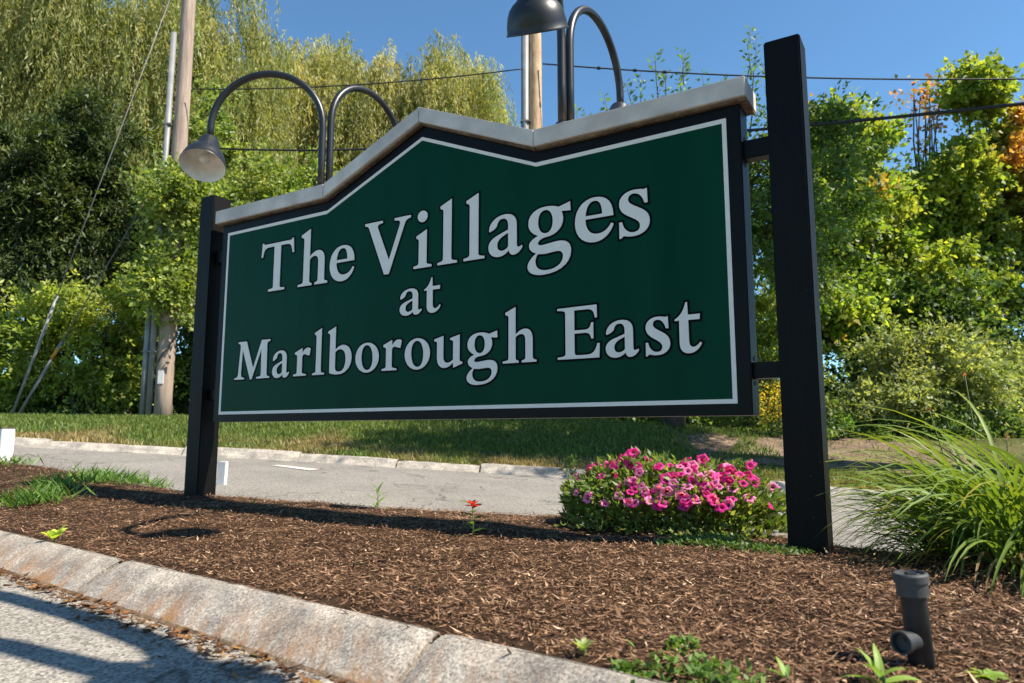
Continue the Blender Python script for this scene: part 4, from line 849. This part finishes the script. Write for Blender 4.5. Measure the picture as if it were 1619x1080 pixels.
Pt = []; At = []
for k in range(26):
    x0 = random.uniform(-.5, .52); a = random.gauss(-PI / 2, .6); L = random.uniform(.08, .20); y0 = -.30 * max(0, 1 - (abs(x0) / .62) ** 2.6) ** .45
    for q in range(14): f = q / 14; Pt.append((x0 + math.cos(a) * L * f, y0 + math.sin(a) * L * f, .012 + .05 * (1 - f) * random.random())); At.append((math.cos(a) + random.gauss(0, .7), math.sin(a) + random.gauss(0, .7), .5))
n = len(Pt); o = leaf_obj('trailing_leaves', np.array(Pt), np.array(At), .03, .013, palette(n, [(.10, .15, .04), (.07, .11, .03), (.16, .17, .07)]), M['leaf'], t); o['kind'] = 'stuff'
def leafy(name, label, cat, px, py, z, specs, stem=None, group=None, mat='leaf', stem_mat='bark'):
    """small plant whose leaves are single parts: specs (height, azimuth, pitch, length, width, colour)"""
    p = at_z(px, py, z); zz_ = ground_bed(p.x, p.y) if name != 'kerb_weed' else z
    t = empty(name, (p.x, p.y, zz_), 0, label, cat, group)
    if stem: MB().tube([(0, 0, -.02), (.004, 0, stem * .5), (0, 0, stem)], [.004, .0035, .002], 6).build('stem', M['stem'], t, True)
    for h, az, pi_, L, w, c in specs:
        me = ribbon_mesh('leaf', L, w, rad(pi_), rad(45), 0, c, tuple(min(1, v * 1.15) for v in c), M[mat], 6); o = link(bpy.data.objects.new('leaf', me), t); o.location = (0, 0, h); o.rotation_euler = (0, 0, rad(az))
    return t
G1 = (.09, .17, .03); G2_ = (.17, .27, .05)
leafy('seedling', 'thin green seedling standing against the access road behind the sign', 'seedling', 597, 793, -.47, [(.05 + .02 * k, 137 * k, 40, .10, .020, G1) for k in range(7)] + [(.185, 40, 75, .09, .018, G1), (.185, 200, 70, .09, .018, G1)], .19)
z_ = leafy('zinnia', 'single coral red zinnia standing alone in the mulch', 'flower', 747, 851, -.49, [(.02 + .018 * k, 128 * k, 30, .075, .026, (.07, .13, .03)) for k in range(8)], .135)
for k in range(16):
    me = ribbon_mesh('petal', .042, .019, rad(20 if k < 9 else 50), rad(30), 0, (.60, .045, .045), (.72, .09, .08), M['petal'], 3); o = link(bpy.data.objects.new('petal', me), z_); o.location = (0, 0, .137 + .004 * (k > 8)); o.rotation_euler = (0, 0, 2.4 * k)
MB().lathe([(0, .152), (.007, .149), (.009, .142), (0, .138)]).build('flower_center', M['orange'], z_, True)
leafy('kerb_weed', 'pale yellow green weed sprouting at the kerb edge', 'weed', 84, 858, -.50, [(.02, az, pi_, L, .042, (.30, .38, .07)) for az, pi_, L in [(200, 50, .065), (330, 40, .07), (60, 55, .075), (120, 60, .06), (270, 65, .06), (10, 70, .085), (30, 62, .06)]], .035)
leafy('weed', 'small pale weed at the bed edge above the kerb joint', 'weed', 922, 1040, -.5, [(.01, 60 * k + 10, 62, .035, .016, (.20, .27, .10)) for k in range(7)], .02)
leafy('broad_weed', 'lance leaved green weed at the bed edge below the drain pipe', 'weed', 1395, 1084, -.5, [(.02, 75, 65, .085, .017, G2_), (.02, 112, 60, .08, .018, G2_), (.015, 5, 22, .09, .019, G2_), (.015, 170, 28, .08, .018, G1), (.03, 200, 50, .06, .016, G1), (.03, 330, 45, .05, .015, G2_), (.01, 250, 40, .06, .018, G1)], .04)
leafy('broad_weed', 'lance leaved weed between the chickweed patch and the drain pipe', 'weed', 1243, 1078, -.5, [(.01, 100, 62, .05, .014, G2_), (.01, 60, 45, .04, .012, G1), (.01, 160, 40, .045, .013, G1)], .02)
leafy('rosette_weed', 'flat rosette weed in mulch toward the bed corner past the drain pipe', 'weed', 1562, 1066, -.5, [(.005, 51 * k, 25, .045, .018, G2_) for k in range(7)])
leafy('grass_sprout', 'tiny grass sprout in the sign shadow by the white stake post', 'sprout', 400, 803, -.475, [(0, 80 * k, 75, .06, .006, G1) for k in range(4)])
def patch(name, label, cat, pts, n, ls, w, cols, up, z=-.5, sig=.05):
    P = []
    for k in range(n):
        px, py, s = random.choice(pts); p = at_z(px, py, z); x, y = p.x + random.gauss(0, s), p.y + random.gauss(0, s); P.append((x, y, ground_bed(x, y) + random.random() * .02))
    c = np.array(P).mean(0); t = empty(name, tuple(c), 0, label, cat); P = np.array(P) - c
    a = rng.random(len(P)) * 2 * PI; ax = np.c_[np.cos(a), np.sin(a), up + rng.normal(size=len(P)) * .3]
    o = leaf_obj('foliage', P, ax, ls * (.6 + rng.random(len(P)) * .8), w, palette(len(P), cols), M['grass'], t, .08); o['kind'] = 'stuff'; return t
patch('chickweed_patch', 'low bright green chickweed at the bed edge beside the kerb', 'weeds', [(1020, 1068, .03), (1075, 1055, .035), (1120, 1068, .03), (1080, 1030, .015), (985, 1060, .01), (1150, 1078, .03)], 420, .022, .012, [G1, G2_, (.13, .22, .05)], .5)
patch('creeping_weed', 'creeping green weed at the foot of the petunias and the post beside them', 'weeds', [(1080, 868, .05), (1130, 872, .05), (1180, 878, .05), (1230, 882, .05), (1265, 878, .035), (1150, 862, .06)], 1500, .022, .011, [G1, (.06, .11, .025), (.12, .19, .05)], .5)
for lab, pts, n in [('bright grass tuft on the mulch in front of the marker post', [(70, 788, .1), (95, 776, .12), (40, 792, .08)], 420), ('broad grass tuft half shaded by the sign post shadow', [(150, 770, .12), (185, 764, .12), (215, 768, .1)], 420), ('straggling grass along the bed end by the marker post', [(20, 748, .15), (60, 750, .14), (5, 760, .12), (110, 752, .12)], 420), ('thin strip of grass where bed meets access road by the weeds', [(200, 755, .1), (235, 760, .1), (262, 768, .06)], 260)]:
    patch('grass_tuft', lab, 'grass', pts, n, .13, .012, [(.11, .21, .035), (.16, .27, .05), (.08, .16, .03)], .9, -.44)
p = Vector((.75, far_y(.75) - .05, 0)); n = 70; t = empty('road_weed', (p.x, p.y, RZ(p.x, p.y)), 0, 'small leafy weed growing at the foot of the far kerb', 'weed')
leaf_obj('foliage', np.c_[rng.normal(size=n) * .07, rng.normal(size=n) * .04, rng.random(n) * .26], rdir(n) + np.array([0, 0, .4]), .07, .03, palette(n, MG), M['leaf'], t)
# pale stones in the mulch
for px, py, r, lab in [(570, 811, .014, 'pale pebble in the mulch under the sign lettering'), (512, 1074, .02, 'pale stone in the gutter at the kerb foot')]:
    z = FROAD if 'gutter' in lab else -.49; p = at_z(px, py, z); z = z if 'gutter' in lab else ground_bed(p.x, p.y)
    bm = bmesh.new(); bmesh.ops.create_icosphere(bm, subdivisions=2, radius=r)
    for v in bm.verts: v.co *= 1 + .35 * noise.noise(v.co * 60 + Vector((px, 0, 0))); v.co.z *= .6; v.co.x *= 1.3
    me = bpy.data.meshes.new('pebble'); bm.to_mesh(me); bm.free(); me.materials.append(M['dirt']); o = link(bpy.data.objects.new('pebble', me)); o.location = (p.x, p.y, z + r * .45); tag(o, lab, 'stone')
